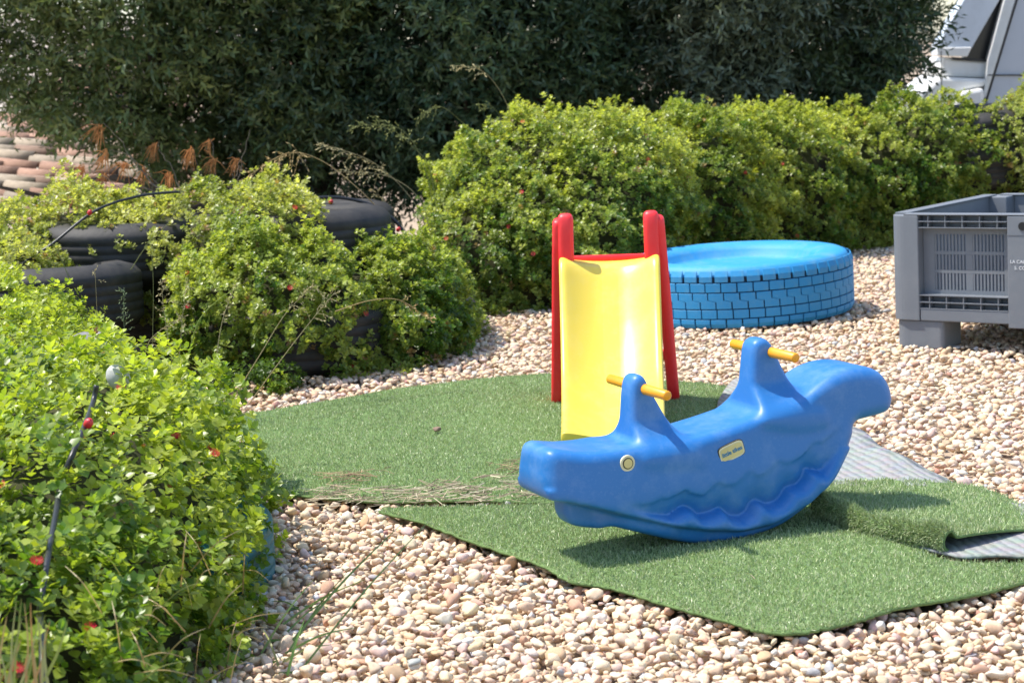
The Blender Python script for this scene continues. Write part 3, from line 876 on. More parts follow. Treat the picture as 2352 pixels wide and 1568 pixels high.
# ------------------------------------------------------------------ grey pallet box
cr0 = G(2046, 794, 0)
crate = empty('pallet_box', (cr0[0], cr0[1], -.006), 'grey plastic pallet box with slotted side panel standing on stub legs', 'crate', None, math.radians(-38))
crate.rotation_euler = (0, math.radians(-1.0), math.radians(-38))
CL, CD, CH = 1.20, 1.06, .565
def rpost(x0, x1, y0, y1, rads, z0, z1, n=7):
    """rectangle with separately rounded corners (order: x0y0, x1y0, x1y1, x0y1), pushed up"""
    cs = [(x0, y0, 1, 1, PI), (x1, y0, -1, 1, 1.5 * PI), (x1, y1, -1, -1, 0), (x0, y1, 1, -1, .5 * PI)]
    poly = []
    for (cx, cy, sx, sy, a0), r in zip(cs, rads):
        if r <= 0: poly.append((cx, cy)); continue
        for k in range(n + 1):
            a = a0 + .5 * PI * k / n
            poly.append((cx + sx * r + r * math.cos(a), cy + sy * r + r * math.sin(a)))
    return prism(poly, z0, z1, 2)
for ix in (0, 1):
    for iy in (0, 1):
        rads = [0, 0, 0, 0]; k = {(0, 0): 0, (1, 0): 1, (1, 1): 2, (0, 1): 3}[(ix, iy)]
        x0, x1 = (0, .135) if not ix else (CL - .135, CL); y0, y1 = (0, .135) if not iy else (CD - .135, CD)
        rads[k] = .07
        obj('corner_post', *rpost(x0, x1, y0, y1, rads, .118, CH - .006), M['grey'], crate, bevel=.004)
        x0, x1 = (.012, .235) if not ix else (CL - .235, CL - .012); y0, y1 = (.012, .20) if not iy else (CD - .20, CD - .012)
        rads = [.02] * 4; rads[k] = .06
        obj('leg', *rpost(x0, x1, y0, y1, rads, 0, .1165), M['grey'], crate, bevel=.004)
obj('floor', *rpost(.05, CL - .05, .05, CD - .05, [.02] * 4, .1195, .145), M['grey'], crate)
for k in range(3):
    y0 = [.004, CD / 2 - .05, CD - .124][k]
for nm, b_ in (('bottom_rail', (.137, CL - .137, .004, .052, .118, .168)), ('bottom_rail', (.137, CL - .137, CD - .052, CD - .004, .118, .168)),
               ('bottom_rail', (.004, .052, .137, CD - .137, .118, .168)), ('bottom_rail', (CL - .052, CL - .004, .137, CD - .137, .118, .168))):
    MB().box(*b_).build(nm, M['grey'], crate, bevel=.004)
MB().box(.004, .05, .137, CD - .137, .169, CH - .008).build('side_wall', M['grey'], crate)
MB().box(CL - .05, CL - .004, .137, CD - .137, .169, CH - .008).build('side_wall', M['grey'], crate)
MB().box(.137, CL - .137, CD - .05, CD - .004, .169, CH - .008).build('side_wall', M['grey'], crate)
cx0, cx1 = .522, .678
MB().box(cx0, cx1, .001, .060, .102, CH - .007).build('centre_panel', M['grey'], crate, bevel=.004)
for a, b in ((.137, cx0 - .002), (cx1 + .002, CL - .137)):
    # sunk panel with three rows of slots
    g = MB(); yb0, yb1 = .046, .060
    xa, xb = a + .05, b - .03
    za, zb = .245, .478
    g.box(a, xa, yb0, yb1, .169, CH - .008); g.box(xb, b, yb0, yb1, .169, CH - .008)
    g.box(xa, xb, yb0, yb1, .169, za); g.box(xa, xb, yb0, yb1, zb, CH - .008)
    nsl = 9; half = (xb - xa - .03) / 2
    for r in range(3):
        z0 = za + (zb - za) * r / 3; z1 = za + (zb - za) * (r + 1) / 3
        if r: g.box(xa, xb, yb0 + .0015, yb1 - .0015, z0 - .007, z0 + .007)
        zz0, zz1 = z0 + (.0075 if r else .0005), z1 - (.0075 if r < 2 else .0005)
        for hf in (0, 1):
            s0 = xa + hf * (half + .03); pt = half / nsl
            for k in range(nsl): g.box(s0 + k * pt + .0005 - (.0005 if k else 0), s0 + k * pt + pt * .52, yb0 + .002, yb1 - .002, zz0, zz1)
        g.box(xa + half, xa + half + .03, yb0 + .001, yb1 - .001, zz0, zz1)
    g.build('slotted_panel', M['grey'], crate)
    for z in (.170, .197, .226, .508, .534):
        MB().box(a - .045, b, .003, .0455, z - .002, z + .002).build('rib', M['grey'], crate)
    for z0, z1 in ((.1725, .224), (.510, CH - .009)):
        for k in range(5):
            x = a + (b - a) * (k + .55) / 5.1
            MB().box(x - .002, x + .002, .005, .045, z0, z1).build('rib', M['grey'], crate)
rim = MB()
rim.box(.07, CL - .07, 0, .062, CH - .0055, CH); rim.box(.07, CL - .07, CD - .062, CD, CH - .0055, CH)
rim.box(0, .062, .07, CD - .07, CH - .005, CH + .0005); rim.box(CL - .062, CL, .07, CD - .07, CH - .005, CH + .0005)
rim.build('rim', M['grey'], crate, bevel=.002)
obj('plug', *prism([(cx0 + .066 + .017 * math.cos(a), CH - .048 + .017 * math.sin(a)) for a in np.linspace(0, 2 * PI, 25)[:-1]], -.003, .01), M['black'], crate)
MB().box(cx0, cx1 + .02, -.001, .0, CH - .084, CH - .080).build('rib', M['grey'], crate)
def text_mesh(body, size, m, parent, loc, rot):
    cu = bpy.data.curves.new('lettering', 'FONT'); cu.body = body; cu.size = size; cu.extrude = .0003
    to = bpy.data.objects.new('tmp', cu); col.objects.link(to)
    me = bpy.data.meshes.new_from_object(to.evaluated_get(bpy.context.evaluated_depsgraph_get()))
    bpy.data.objects.remove(to); me.materials.clear(); me.materials.append(m)
    return link('lettering', me, parent, loc, rot)
text_mesh('LA CALANDI', .019, M['print'], crate, (cx0 + .012, -.0006, .368), (PI / 2, 0, 0))
text_mesh('S. COOP', .019, M['print'], crate, (cx0 + .030, -.0006, .343), (PI / 2, 0, 0))

# ------------------------------------------------------------------ trailing plants
def sample_ell(ells, n, seed_amp=.10, ph=0., p=2.6, cull=-.30):
    A = np.array([e[1][0] * e[1][1] + e[1][0] * e[1][2] + e[1][1] * e[1][2] for e in ells]); A = A / A.sum()
    Ps, Ns = [], []
    for i, (c, r) in enumerate(ells):
        k = int(n * A[i] * 1.6); c = np.array(c); r = np.array(r)
        d = rng.normal(size=(k, 3)); d /= np.linalg.norm(d, axis=1)[:, None]
        t = (np.abs(d) ** p).sum(1) ** (-1 / p)
        q = d * t[:, None]
        nr = np.sign(q) * np.abs(q) ** (p - 1) / r; nr /= np.linalg.norm(nr, axis=1)[:, None]
        P = c + q * r
        am = seed_amp * (.5 * lump(P, 2.6, ph) + .8 * lump(P, 6.3, ph + 1) + .55 * lump(P, 13., ph + 2))
        sprout = np.where(rng.random(k) < .08, rng.random(k) * .055, 0.)
        P = P + nr * (am * .45 + sprout * .5)[:, None] + np.array([0, 0, 1.]) * (sprout * .7)[:, None]
        ok = P[:, 2] > -.01
        for j, (c2, r2) in enumerate(ells):
            if j != i: ok &= (np.abs((P - np.array(c2)) / np.array(r2)) ** p).sum(1) > .90
        vd = CP - P; vd /= np.linalg.norm(vd, axis=1)[:, None]
        ok &= ((vd * nr).sum(1) > cull)
        Ps.append(P[ok]); Ns.append(nr[ok])
    return np.concatenate(Ps), np.concatenate(Ns)

def leaf_tpl(q):
    if q == 0:
        return np.array([(0, 0, 0), (-.36, .52, .07), (0, 1.0, -.03), (.36, .52, .07)]), np.array([(0, 3, 2), (0, 2, 1)])
    if q == 2:      # oval, folded, with a drooping tip: 8 triangles
        v = [(0, 0, 0), (-.30, .28, .05), (0, .30, -.02), (.30, .28, .05), (-.36, .60, .07), (0, .62, .0), (.36, .60, .07), (0, 1.0, -.06)]
        f = [(0, 2, 1), (0, 3, 2), (1, 2, 5), (1, 5, 4), (2, 3, 6), (2, 6, 5), (4, 5, 7), (5, 6, 7)]
    else:
        v = [(0, 0, 0), (-.36, .52, .08), (0, .5, -.02), (.36, .52, .08), (0, 1.0, -.04)]
        f = [(0, 2, 1), (0, 3, 2), (1, 2, 4), (2, 3, 4)]
    return np.array(v, float), np.array(f)

def sprig_tpl(q, pairs, seed):
    r = np.random.default_rng(seed); tv, tf = leaf_tpl(q); V_, F_ = [], []; off = 0
    for i in range(pairs):
        size = [1.0, .95, .75, .5][i] * r.uniform(.85, 1.15); z = .22 * i; el = math.radians([8, 28, 48, 68][i] + r.uniform(-12, 12))
        for s in (0, 1):
            az = (i % 2) * PI / 2 + s * PI + r.uniform(-.35, .35)
            R = (Matrix.Rotation(az, 3, 'Z') @ Matrix.Rotation(el, 3, 'X'))
            V_.append((np.array(R) @ (tv * size).T).T + [0, 0, z]); F_.append(tf + off); off += len(tv)
    return np.concatenate(V_), np.concatenate(F_)

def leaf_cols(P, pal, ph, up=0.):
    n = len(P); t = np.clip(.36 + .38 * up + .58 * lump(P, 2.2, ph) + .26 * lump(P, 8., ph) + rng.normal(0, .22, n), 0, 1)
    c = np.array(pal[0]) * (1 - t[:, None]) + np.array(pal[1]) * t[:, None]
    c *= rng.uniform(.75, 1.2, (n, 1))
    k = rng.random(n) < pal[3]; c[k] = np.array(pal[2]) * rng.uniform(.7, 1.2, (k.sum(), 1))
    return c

def foliage(parent, base, ells, n, q, size, pal, ph=0., gap=-.45, amp=.30, keep=None, cull=-.3, inward=.05, pairs=4):
    P, N = sample_ell(ells, n, amp, ph, cull=cull)
    g = lump(P, 6.5, ph + 2) + .5 * lump(P, 15, ph)
    ok = g > gap
    if keep is not None: ok &= keep(P)
    P, N = P[ok], N[ok]
    P = P - N * (rng.random((len(P), 1)) ** 2 * inward)
    D = N * .55 + np.array([-.10, -.05, .60]) + rng.normal(0, .33, P.shape)
    C = leaf_cols(P, pal, ph, np.clip(N[:, 2], 0, 1))          # upward sprigs painted paler: fresh growth plus sunlit tops put into the colour
    V_, F_, C_ = [], [], []; off = 0
    pick = rng.integers(0, 4, len(P))
    for k in range(4):
        tv, tf = sprig_tpl(q, pairs, 10 * k + 3)
        m_ = pick == k; s = size * rng.uniform(.7, 1.25, m_.sum())
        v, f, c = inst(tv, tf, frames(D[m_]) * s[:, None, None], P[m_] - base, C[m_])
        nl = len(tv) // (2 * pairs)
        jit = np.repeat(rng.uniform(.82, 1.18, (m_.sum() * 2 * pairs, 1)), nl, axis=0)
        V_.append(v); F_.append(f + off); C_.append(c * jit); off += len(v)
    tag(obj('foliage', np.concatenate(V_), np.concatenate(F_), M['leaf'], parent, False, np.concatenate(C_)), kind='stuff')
    return P, N

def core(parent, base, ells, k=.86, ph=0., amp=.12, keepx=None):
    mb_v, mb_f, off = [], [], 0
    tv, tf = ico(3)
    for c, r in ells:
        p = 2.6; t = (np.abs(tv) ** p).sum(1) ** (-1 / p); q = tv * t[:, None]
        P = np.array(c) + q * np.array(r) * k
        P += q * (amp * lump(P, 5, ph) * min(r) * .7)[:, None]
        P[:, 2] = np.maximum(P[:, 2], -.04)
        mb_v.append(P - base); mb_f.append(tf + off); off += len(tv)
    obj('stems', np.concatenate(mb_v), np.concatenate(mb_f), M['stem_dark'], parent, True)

# small red flowers: a disc of thin petals round a pale centre
def flower_mesh(c):
    v, f, cc = [], [], []
    for k in range(14):
        a = 2 * PI * k / 14; ca, sa = math.cos(a), math.sin(a); n = len(v)
        v += [(.15 * ca - .05 * sa, .15 * sa + .05 * ca, .1), (.15 * ca + .05 * sa, .15 * sa - .05 * ca, .1), (ca + .09 * sa, sa - .09 * ca, .35), (ca - .09 * sa, sa + .09 * ca, .35)]
        f.append((n, n + 1, n + 2, n + 3)); cc += [c] * 4
    n = len(v)
    for k in range(6): v.append((.28 * math.cos(k * PI / 3), .28 * math.sin(k * PI / 3), .22)); cc.append((.35, .16, .04))
    f.append(tuple(range(n, n + 6)))
    return make_mesh('flower', v, f, M['flower'], False, np.array(cc))
flm = [flower_mesh(c) for c in ((.75, .02, .05), (.80, .06, .08), (.66, .015, .04))]
def flowers(parent, base, P, N, n, size, pref=None):
    w = np.clip((N * (CP - P) / np.linalg.norm(CP - P, axis=1)[:, None]).sum(1), 0, 1)
    if pref is not None: w = w * pref(P)
    ids = rng.choice(len(P), n, False, w / w.sum())
    for i in ids:
        d = Vector(N[i] * .5 + (CP - P[i]) / np.linalg.norm(CP - P[i]) * .7 + [0, 0, .4])
        o = link('flower', flm[random.randrange(3)], parent, P[i] + N[i] * .022 - base, d.to_track_quat('Z', 'Y').to_euler())
        o.scale = (size,) * 3

PAL_NEAR = ((.110, .215, .026), (.42, .49, .070), (.20, .10, .04), .006)
PAL_MID = ((.085, .170, .024), (.45, .50, .11), (.30, .20, .08), .015)
PAL_FAR = ((.080, .165, .026), (.47, .51, .12), (.28, .20, .08), .015)
PAL_PALE = ((.20, .26, .05), (.52, .53, .17), (.32, .22, .10), .03)

def bush(name, label, ells, n, q, size, pal, ph, group='trailing succulent plants over the tyre wall', gap=-.45, keep=None, nfl=0, fsize=.011, core_k=.76, amp=.30, cull=-.3, pairs=4, pref=None, inward=.05):
    b = np.array([ells[0][0][0], ells[0][0][1], 0.])
    e = empty(name, b, label, 'plant', group)
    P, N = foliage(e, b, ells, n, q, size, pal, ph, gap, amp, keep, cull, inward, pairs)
    if core_k: core(e, b, ells, core_k, ph)
    if nfl: flowers(e, b, P, N, nfl, fsize, pref)
    return e, b, P, N

near_e = [((-1.22, 4.35, .08), (.57, .95, .47)), ((-1.32, 5.25, .04), (.52, .55, .44)), ((-1.35, 3.35, .0), (.64, .70, .42)), ((-1.02, 4.00, .05), (.36, .75, .34))]
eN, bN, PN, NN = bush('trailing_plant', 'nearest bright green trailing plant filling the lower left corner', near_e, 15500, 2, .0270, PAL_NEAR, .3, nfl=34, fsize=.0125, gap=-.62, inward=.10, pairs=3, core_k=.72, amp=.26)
# single leaves of the nearest plant
lm = []
tv, tf = leaf_tpl(2)
for k in range(8):
    c = np.array(PAL_NEAR[0]) * (1 - k / 7) + np.array(PAL_NEAR[1]) * (k / 7)
    lm.append(make_mesh('leaf', tv, tf, M['leaf'], False, np.tile(c, (len(tv), 1))))
vd = CP - PN; dist = np.linalg.norm(vd, axis=1); face = (NN * vd).sum(1) / dist
vis = np.where((face > .1) & (PN[:, 0] > -.30 * PN[:, 1] - .05))[0]
for i in vis[np.argsort(dist[vis] + rng.random(len(vis)) * 1.2)][:300]:
    d = Vector(NN[i] * .6 + rng.normal(0, .35, 3) + [0, 0, .35])
    o = link('leaf', lm[random.randrange(8)], eN, PN[i] + NN[i] * .016 - bN, d.to_track_quat('Z', 'Y').to_euler())
    s = random.uniform(.022, .034); o.scale = (s, s, s)
    o.rotation_euler.rotate_axis('Z', random.uniform(0, 6.28))

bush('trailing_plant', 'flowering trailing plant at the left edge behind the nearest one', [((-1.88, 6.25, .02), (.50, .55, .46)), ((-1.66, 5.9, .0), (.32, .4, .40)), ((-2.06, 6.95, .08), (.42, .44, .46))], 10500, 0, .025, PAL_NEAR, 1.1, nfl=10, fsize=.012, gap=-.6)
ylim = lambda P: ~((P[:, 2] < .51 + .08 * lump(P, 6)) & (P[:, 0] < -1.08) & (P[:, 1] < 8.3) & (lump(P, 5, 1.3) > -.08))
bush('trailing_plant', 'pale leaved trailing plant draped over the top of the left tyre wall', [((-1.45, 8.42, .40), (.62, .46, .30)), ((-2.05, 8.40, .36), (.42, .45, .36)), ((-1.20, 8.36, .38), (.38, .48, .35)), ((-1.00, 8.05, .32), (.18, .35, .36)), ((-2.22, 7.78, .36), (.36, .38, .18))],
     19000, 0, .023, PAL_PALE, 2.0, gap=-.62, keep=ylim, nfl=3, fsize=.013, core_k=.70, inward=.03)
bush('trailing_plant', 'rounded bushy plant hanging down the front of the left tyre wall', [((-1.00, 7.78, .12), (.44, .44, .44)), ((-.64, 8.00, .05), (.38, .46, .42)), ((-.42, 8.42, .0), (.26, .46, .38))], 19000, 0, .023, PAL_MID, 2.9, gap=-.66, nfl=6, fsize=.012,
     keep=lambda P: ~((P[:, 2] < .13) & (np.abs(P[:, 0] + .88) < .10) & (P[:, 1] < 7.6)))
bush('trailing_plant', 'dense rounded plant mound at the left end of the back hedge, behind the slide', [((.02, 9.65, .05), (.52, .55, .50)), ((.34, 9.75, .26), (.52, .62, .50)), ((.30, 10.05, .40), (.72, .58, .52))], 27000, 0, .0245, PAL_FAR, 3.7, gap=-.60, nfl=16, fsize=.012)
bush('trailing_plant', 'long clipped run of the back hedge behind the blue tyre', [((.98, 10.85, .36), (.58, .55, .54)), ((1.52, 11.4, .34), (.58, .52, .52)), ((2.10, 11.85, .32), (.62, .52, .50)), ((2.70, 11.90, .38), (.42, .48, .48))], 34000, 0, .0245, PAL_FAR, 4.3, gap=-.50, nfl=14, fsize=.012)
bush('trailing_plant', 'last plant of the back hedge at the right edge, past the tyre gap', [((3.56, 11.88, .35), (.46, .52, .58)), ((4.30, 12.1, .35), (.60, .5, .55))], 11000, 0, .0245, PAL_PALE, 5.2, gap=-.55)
tw = G(632, 902)
bush('seedling', 'small bright seedling growing in the gravel under the left hedge', [((tw[0] - .0, tw[1] + .0, .02), (.055, .05, .045))], 60, 1, .020, PAL_NEAR, 6.0, 'self-sown seedlings', gap=-2, core_k=0, amp=.02)
tw = G(575, 900)
bush('seedling', 'dark low ground plant between the nearest plant and the left hedge', [((tw[0] + .02, tw[1] + .05, .03), (.17, .12, .08))], 260, 1, .020, ((.05, .10, .02), (.09, .16, .03), (.1, .05, .03), .01), 6.5, 'self-sown seedlings', gap=-2, core_k=0, amp=.02)

# ------------------------------------------------------------------ trees behind the hedge
def twig_tpl(seed, nl=8, L=.19, ll=.066, lw=.0098):
    r = np.random.default_rng(seed); V_, F_ = [], []
    kite = np.array([(0, 0, 0), (-lw, ll * .45, .004), (0, ll, -.003), (lw, ll * .45, .004)])
    for i in range(nl):
        t = (i + .5) / nl; az = i * 2.4 + r.uniform(-.4, .4); el = math.radians(r.uniform(25, 60)); s = r.uniform(.75, 1.2) * (1.1 - .35 * t)
        R = np.array(Matrix.Rotation(az, 3, 'Z') @ Matrix.Rotation(el, 3, 'X'))
        V_.append((R @ (kite * s).T).T + [0, 0, L * t]); F_.append(np.array([(0, 3, 2, 1)]) + 4 * i)
    return np.concatenate(V_), np.concatenate(F_)
TW_T = [twig_tpl(i) for i in range(5)]
def tree(label, base, c, r, n, pal, ph, low=.5, cut=None):
    base = np.array(base, float); c = np.array(c); r = np.array(r)
    e = empty('olive_tree', base, label, 'tree', 'trees behind the hedge')
    k = int(n * 2.2)
    d = rng.normal(size=(k, 3)); d /= np.linalg.norm(d, axis=1)[:, None]
    rad = 1 - .38 * rng.random(k) ** 1.6
    P = c + d * r * rad[:, None]
    P += d * (.34 * lump(P, 1.6, ph) + .16 * lump(P, 4.5, ph))[:, None]
    dens = lump(P, 1.5, ph + 1) + .6 * lump(P, 4, ph)
    w = np.where(P[:, 2] < 2.1, 1., .45) * np.where(d[:, 1] < .35, 1, .4)
    ok = (rng.random(k) < w * .9) & (dens > -.42) & (P[:, 2] > low - .35 + .3 * rng.random(k))
    if cut: ok &= cut(P)
    P, d = P[ok][:int(n * .9)], d[ok][:int(n * .9)]
    D = d * .7 + rng.normal(0, .45, P.shape) + np.array([0, -.05, .15])
    t = np.clip(.45 + .55 * lump(P, 1.9, ph) + rng.normal(0, .2, len(P)), 0, 1)[:, None]
    C = (np.array(pal[0]) * (1 - t) + np.array(pal[1]) * t) * rng.uniform(.7, 1.25, (len(P), 1))
    V_, F_, C_ = [], [], []; off = 0; pick = rng.integers(0, 5, len(P))
    for q in range(5):
        m_ = pick == q; s = rng.uniform(.85, 1.35, m_.sum()) * np.where(P[m_][:, 2] > 2.1, 1.6, 1.)
        v, f, cc = inst(*TW_T[q], frames(D[m_]) * s[:, None, None], P[m_] - base, C[m_])
        V_.append(v); F_.append(f + off); C_.append(cc); off += len(v)
    tag(obj('crown', np.concatenate(V_), np.concatenate(F_), M['treeleaf'], e, False, np.concatenate(C_)), kind='stuff')
    top = c - base
    tp = spline([(0, 0, -.1), (.06, .03, top[2] * .25), (-.05, .05, top[2] * .6), (.05, 0, top[2] + r[2] * .2)], 5)
    v, f = tube(tp, np.linspace(.13, .05, len(tp)), 10)
    tr = obj('trunk', v, f, M['bark'], e, True)
    for i in range(12):
        z0 = top[2] * (.15 + .06 * i); a = i * 2.4 + ph
        p0 = np.array([0, 0, z0]); p1 = p0 + np.array([math.cos(a) * r[0] * .75, math.sin(a) * r[1] * .75, r[2] * random.uniform(.0, .35)])
        lb = spline([p0, (p0 + p1) / 2 + [0, 0, .10], p1], 4)
        obj('limb', *tube(lb, np.linspace(.045, .010, len(lb)), 6), M['bark'], tr, True)
    return e
DK = ((.030, .062, .029), (.088, .130, .054))
tree('leftmost tree with sunlit edge above the tiled roof', (-2.5, 13.5, -1.6), (-2.50, 13.5, 2.25), (1.90, 1.1, 1.80), 12500, ((.062, .105, .036), (.17, .22, .072)), .4, .35, lambda P: P[:, 2] > 1.26 - (P[:, 0] + 3.78) * .52 + .16 * lump(P, 5.))
tree('dark leafy tree second from the left', (-1.4, 13.9, -.8), (-1.30, 13.8, 2.05), (1.05, 1.1, 2.15), 8200, DK, 1.5)
tree('mid green tree above the dry grass heads', (-.25, 13.6, -.04), (-.25, 13.6, 2.1), (1.10, 1.0, 2.2), 8200, ((.034, .074, .036), (.100, .152, .064)), 2.3)
tree('shadowy tree behind the left end of the back hedge', (.85, 14.0, -.04), (.85, 14.0, 2.0), (1.05, 1.0, 2.1), 7600, DK, 3.1)
tree('silvery leaved olive tree in the middle of the back hedge', (1.75, 13.7, -.04), (1.75, 13.6, 2.35), (1.00, .95, 2.15), 7800, ((.070, .104, .070), (.18, .22, .145)), 4.6)
tree('rightmost dark tree beside the white camper', (2.62, 14.0, -.04), (2.36, 14.0, 2.1), (.80, 1.0, 2.2), 7600, DK, 5.9)

# ------------------------------------------------------------------ white camper van
van = empty('camper_van', (4.6, 16.6, -.035), 'white camper van cab and grey side wall beyond the hedge at top right', 'van')
vb = np.array([4.6, 16.6, -.035])
def panel(name, px, dep, thick, m, bev=.01, up=None):
    P = np.array([V(x, y, dep) for x, y in px])
    n = len(P); b = P + np.array([.12 * thick, thick, 0])
    v = np.concatenate([P, b]) - vb
    f = [tuple(range(n)), tuple(range(2 * n - 1, n - 1, -1))] + [(k, n + k, n + (k + 1) % n, (k + 1) % n) for k in range(n)]
    return obj(name, v, f, m, van, bevel=bev)
panel('side_wall', [(2268, 225), (2334, 0), (2375, -135), (2900, -160), (2900, 420), (2300, 420), (2262, 260)], 15.75, 1.9, M['panelgrey'])
panel('side_seam', [(2270, 171.5), (2900, 171.5), (2900, 174.5), (2270, 174.5)], 15.735, .02, M['black'], 0)
panel('edge_seam', [(2262, 235), (2336, -8), (2341, -8), (2267, 235)], 15.73, .03, M['black'], 0)
panel('window_pillar', [(2268, 140), (2309, -10), (2340, -120), (2374, -132), (2334, -2), (2268, 226), (2258, 226)], 15.80, .25, M['white'])
panel('cab_window', [(2218, 134), (2296, -2), (2350, -100), (2360, -100), (2300, 10), (2270, 140)], 15.95, .3, M['glassdark'], 0)
wc = panel('windscreen_cover', [(2153, 128), (2155, 104), (2184, 49), (2249, -60), (2330, -90), (2296, 0), (2221, 130)], 15.85, .5, M['silver'])
panel('cover_hem', [(2153, 129), (2153, 110), (2233, 108), (2222, 131)], 15.82, .025, M['white'])
panel('cowl', [(2164, 131), (2280, 140), (2272, 180), (2160, 176)], 15.88, 1.5, M['white'], .03)
panel('cowl_vent', [(2185, 131), (2272, 138), (2271, 143), (2190, 138)], 15.86, .03, M['black'], 0)
panel('bonnet', [(2161, 177), (2270, 182), (2262, 200), (2215, 208), (2200, 222), (2190, 262), (2082, 262), (2090, 227), (2130, 203)], 15.80, 1.7, M['white'], .03)
panel('wing', [(2200, 224), (2214, 210), (2260, 202), (2262, 262), (2300, 420), (2085, 420), (2082, 264), (2188, 264)], 15.70, 1.8, M['white'], .03)
panel('aerial', [(2161, 118), (2163, 118), (2164, 225), (2162, 225)], 15.60, .01, M['black'], 0)
wh = V(2190, 430, 15.68)
v, f = lathe([(.02, -.1), (.20, -.1), (.30, -.11), (.33, -.05), (.33, .05), (.30, .11), (.02, .11)], 32)
obj('wheel', [(x, z, y) for x, y, z in v], f, M['rubber'], van, True, loc=(wh[0] - vb[0] + .1, wh[1] - vb[1], .33))

# ------------------------------------------------------------------ tiled roof of the house below, at the left
house = empty('house', (-4.6, 16.5, -2.6), 'house below the yard with weathered clay tile roof at the left edge', 'house')
hb = np.array([-4.6, 16.5, -2.6])
r0 = V(-40, 520, 13.9); ru = np.array([1., -.10, -.115]); ru /= np.linalg.norm(ru)
rv = np.array([.12, 1., .27]); rv /= np.linalg.norm(rv)
rn = np.cross(ru, rv); rn /= np.linalg.norm(rn)
def RP(a, b, h=0.): return r0 + ru * a + rv * b + rn * h - hb
cq = [RP(-4.2, -1.2, -.03), RP(1.5, -1.2, -.03), RP(1.5, 6.2, -.03), RP(-4.2, 6.2, -.03)]
low = [p - np.array([0, 0, .12]) for p in cq]
roof = obj('roof', cq + low, [(0, 1, 2, 3), (7, 6, 5, 4), (0, 4, 5, 1), (1, 5, 6, 2), (2, 6, 7, 3), (3, 7, 4, 0)], M['plaster'], house)
wl = [p + (np.array(cq).mean(0) - p) * .08 - np.array([0, 0, .13]) for p in cq]; wl2 = [np.array([p[0], p[1], -.05]) for p in wl]
obj('wall', wl + wl2, [(0, 1, 2, 3), (7, 6, 5, 4), (0, 4, 5, 1), (1, 5, 6, 2), (2, 6, 7, 3), (3, 7, 4, 0)], M['plaster'], house)
TCOL = [(.36, .22, .16), (.34, .27, .20), (.29, .24, .18), (.40, .24, .17), (.28, .19, .14), (.38, .31, .23)]
tlm = []
for k in range(12):
    v, f = [], []; L, na = .36, 7
    for i in (0, 1):
        w0 = (.066 if i == 0 else .079)
        for th in (0, .012):
            for j in range(na + 1):
                a = PI * j / na; rr_ = w0 - th
                v.append((i * L, -rr_ * math.cos(a), rr_ * math.sin(a) * .8))
    n = na + 1
    for j in range(na):
        f += [(j, j + 1, 2 * n + j + 1, 2 * n + j), (n + j + 1, n + j, 3 * n + j, 3 * n + j + 1), (2 * n + j, 2 * n + j + 1, 3 * n + j + 1, 3 * n + j), (j + 1, j, n + j, n + j + 1)]
    c = np.array(TCOL[k % 6]) * random.uniform(.75, 1.15)
    tlm.append(make_mesh('tile', v, f, M['tile'], True, np.tile(c, (len(v), 1))))
Rm = Matrix((tuple(ru), tuple(np.cross(rn, ru)), tuple(rn))).transposed()
cnt = 0
for b in np.arange(-.4, 5.5, .175):
    for a in np.arange(-.75, 1.35, .30):
        for sub, inv in ((0, False), (1, True)):
            if inv: continue
            o = link('tile', tlm[random.randrange(12)], roof, RP(a + random.uniform(-.05, .05) + (int(b / .175) % 2) * .12, b + random.gauss(0, .012), random.uniform(.0, .02)))
            o.rotation_euler = (Rm.to_4x4() @ Matrix.Rotation(random.gauss(0, .03), 4, 'Z') @ Matrix.Rotation(math.radians(2.2), 4, 'Y')).to_euler()
            cnt += 1

def on_plant(x, y, ells, k=1.06):
    d = ray(x, y)
    for t in np.arange(2.0, 12, .015):
        p = CP + d * t
        for c, r in ells:
            if (np.abs((p - np.array(c)) / (np.array(r) * k)) ** 2.6).sum() < 1: return p
        if p[2] < .01: return p
    return CP + d * 5
# ------------------------------------------------------------------ hoses
def hose(px, rad, label, drips=()):
    P = np.array([V(*p) if len(p) == 3 else on_plant(*p, near_e, 1.0 + .05 * math.sin(i * 2.1 + .6)) for i, p in enumerate(px)]); b = P[0].copy()
    e = empty('irrigation_hose', b, label, 'hose', 'black irrigation hoses')
    v, f = tube(spline(P - b, 8), rad, 10)
    obj('pipe', v, f, M['pipe'], e, True)
    for x, y, d in drips:
        p = (V(x, y, d) if d else on_plant(x, y, near_e, 1.05)) - b
        v, f = lathe([(0.001, .013), (.007, .011), (.010, .004), (.010, -.006), (.005, -.012), (.001, -.013)], 14)
        obj('dripper', v, f, dripm, e, True, loc=p, rot=(.5, .6, 0))
dripm = mat('red_dripper', (.62, .03, .035), .4, .5, .1)
hose([(98, 1600), (97, 1480), (92, 1400), (108, 1290), (128, 1180), (140, 1110), (168, 1040), (192, 985), (212, 930), (222, 885)], .0066,
     'black irrigation hose snaking up through the nearest plant', [(203, 972, 0)])
hose([(20, 640, 7.6), (60, 600, 7.62), (120, 560, 7.66), (200, 496, 7.75), (250, 470, 7.82), (300, 455, 7.9), (345, 446, 8.0), (420, 440, 8.2)], .0060, 'black hose slanting over the left end of the tyre wall', [(206, 488, 7.72)])
hose([(690, 462, 8.6), (735, 454, 8.65), (790, 455, 8.7), (850, 470, 8.72), (900, 500, 8.72), (935, 545, 8.72), (962, 605, 8.7), (975, 660, 8.7)], .0085, 'black hose arching past the bare tyre to the ground', [(760, 464, 8.62), (915, 527, 8.7)])

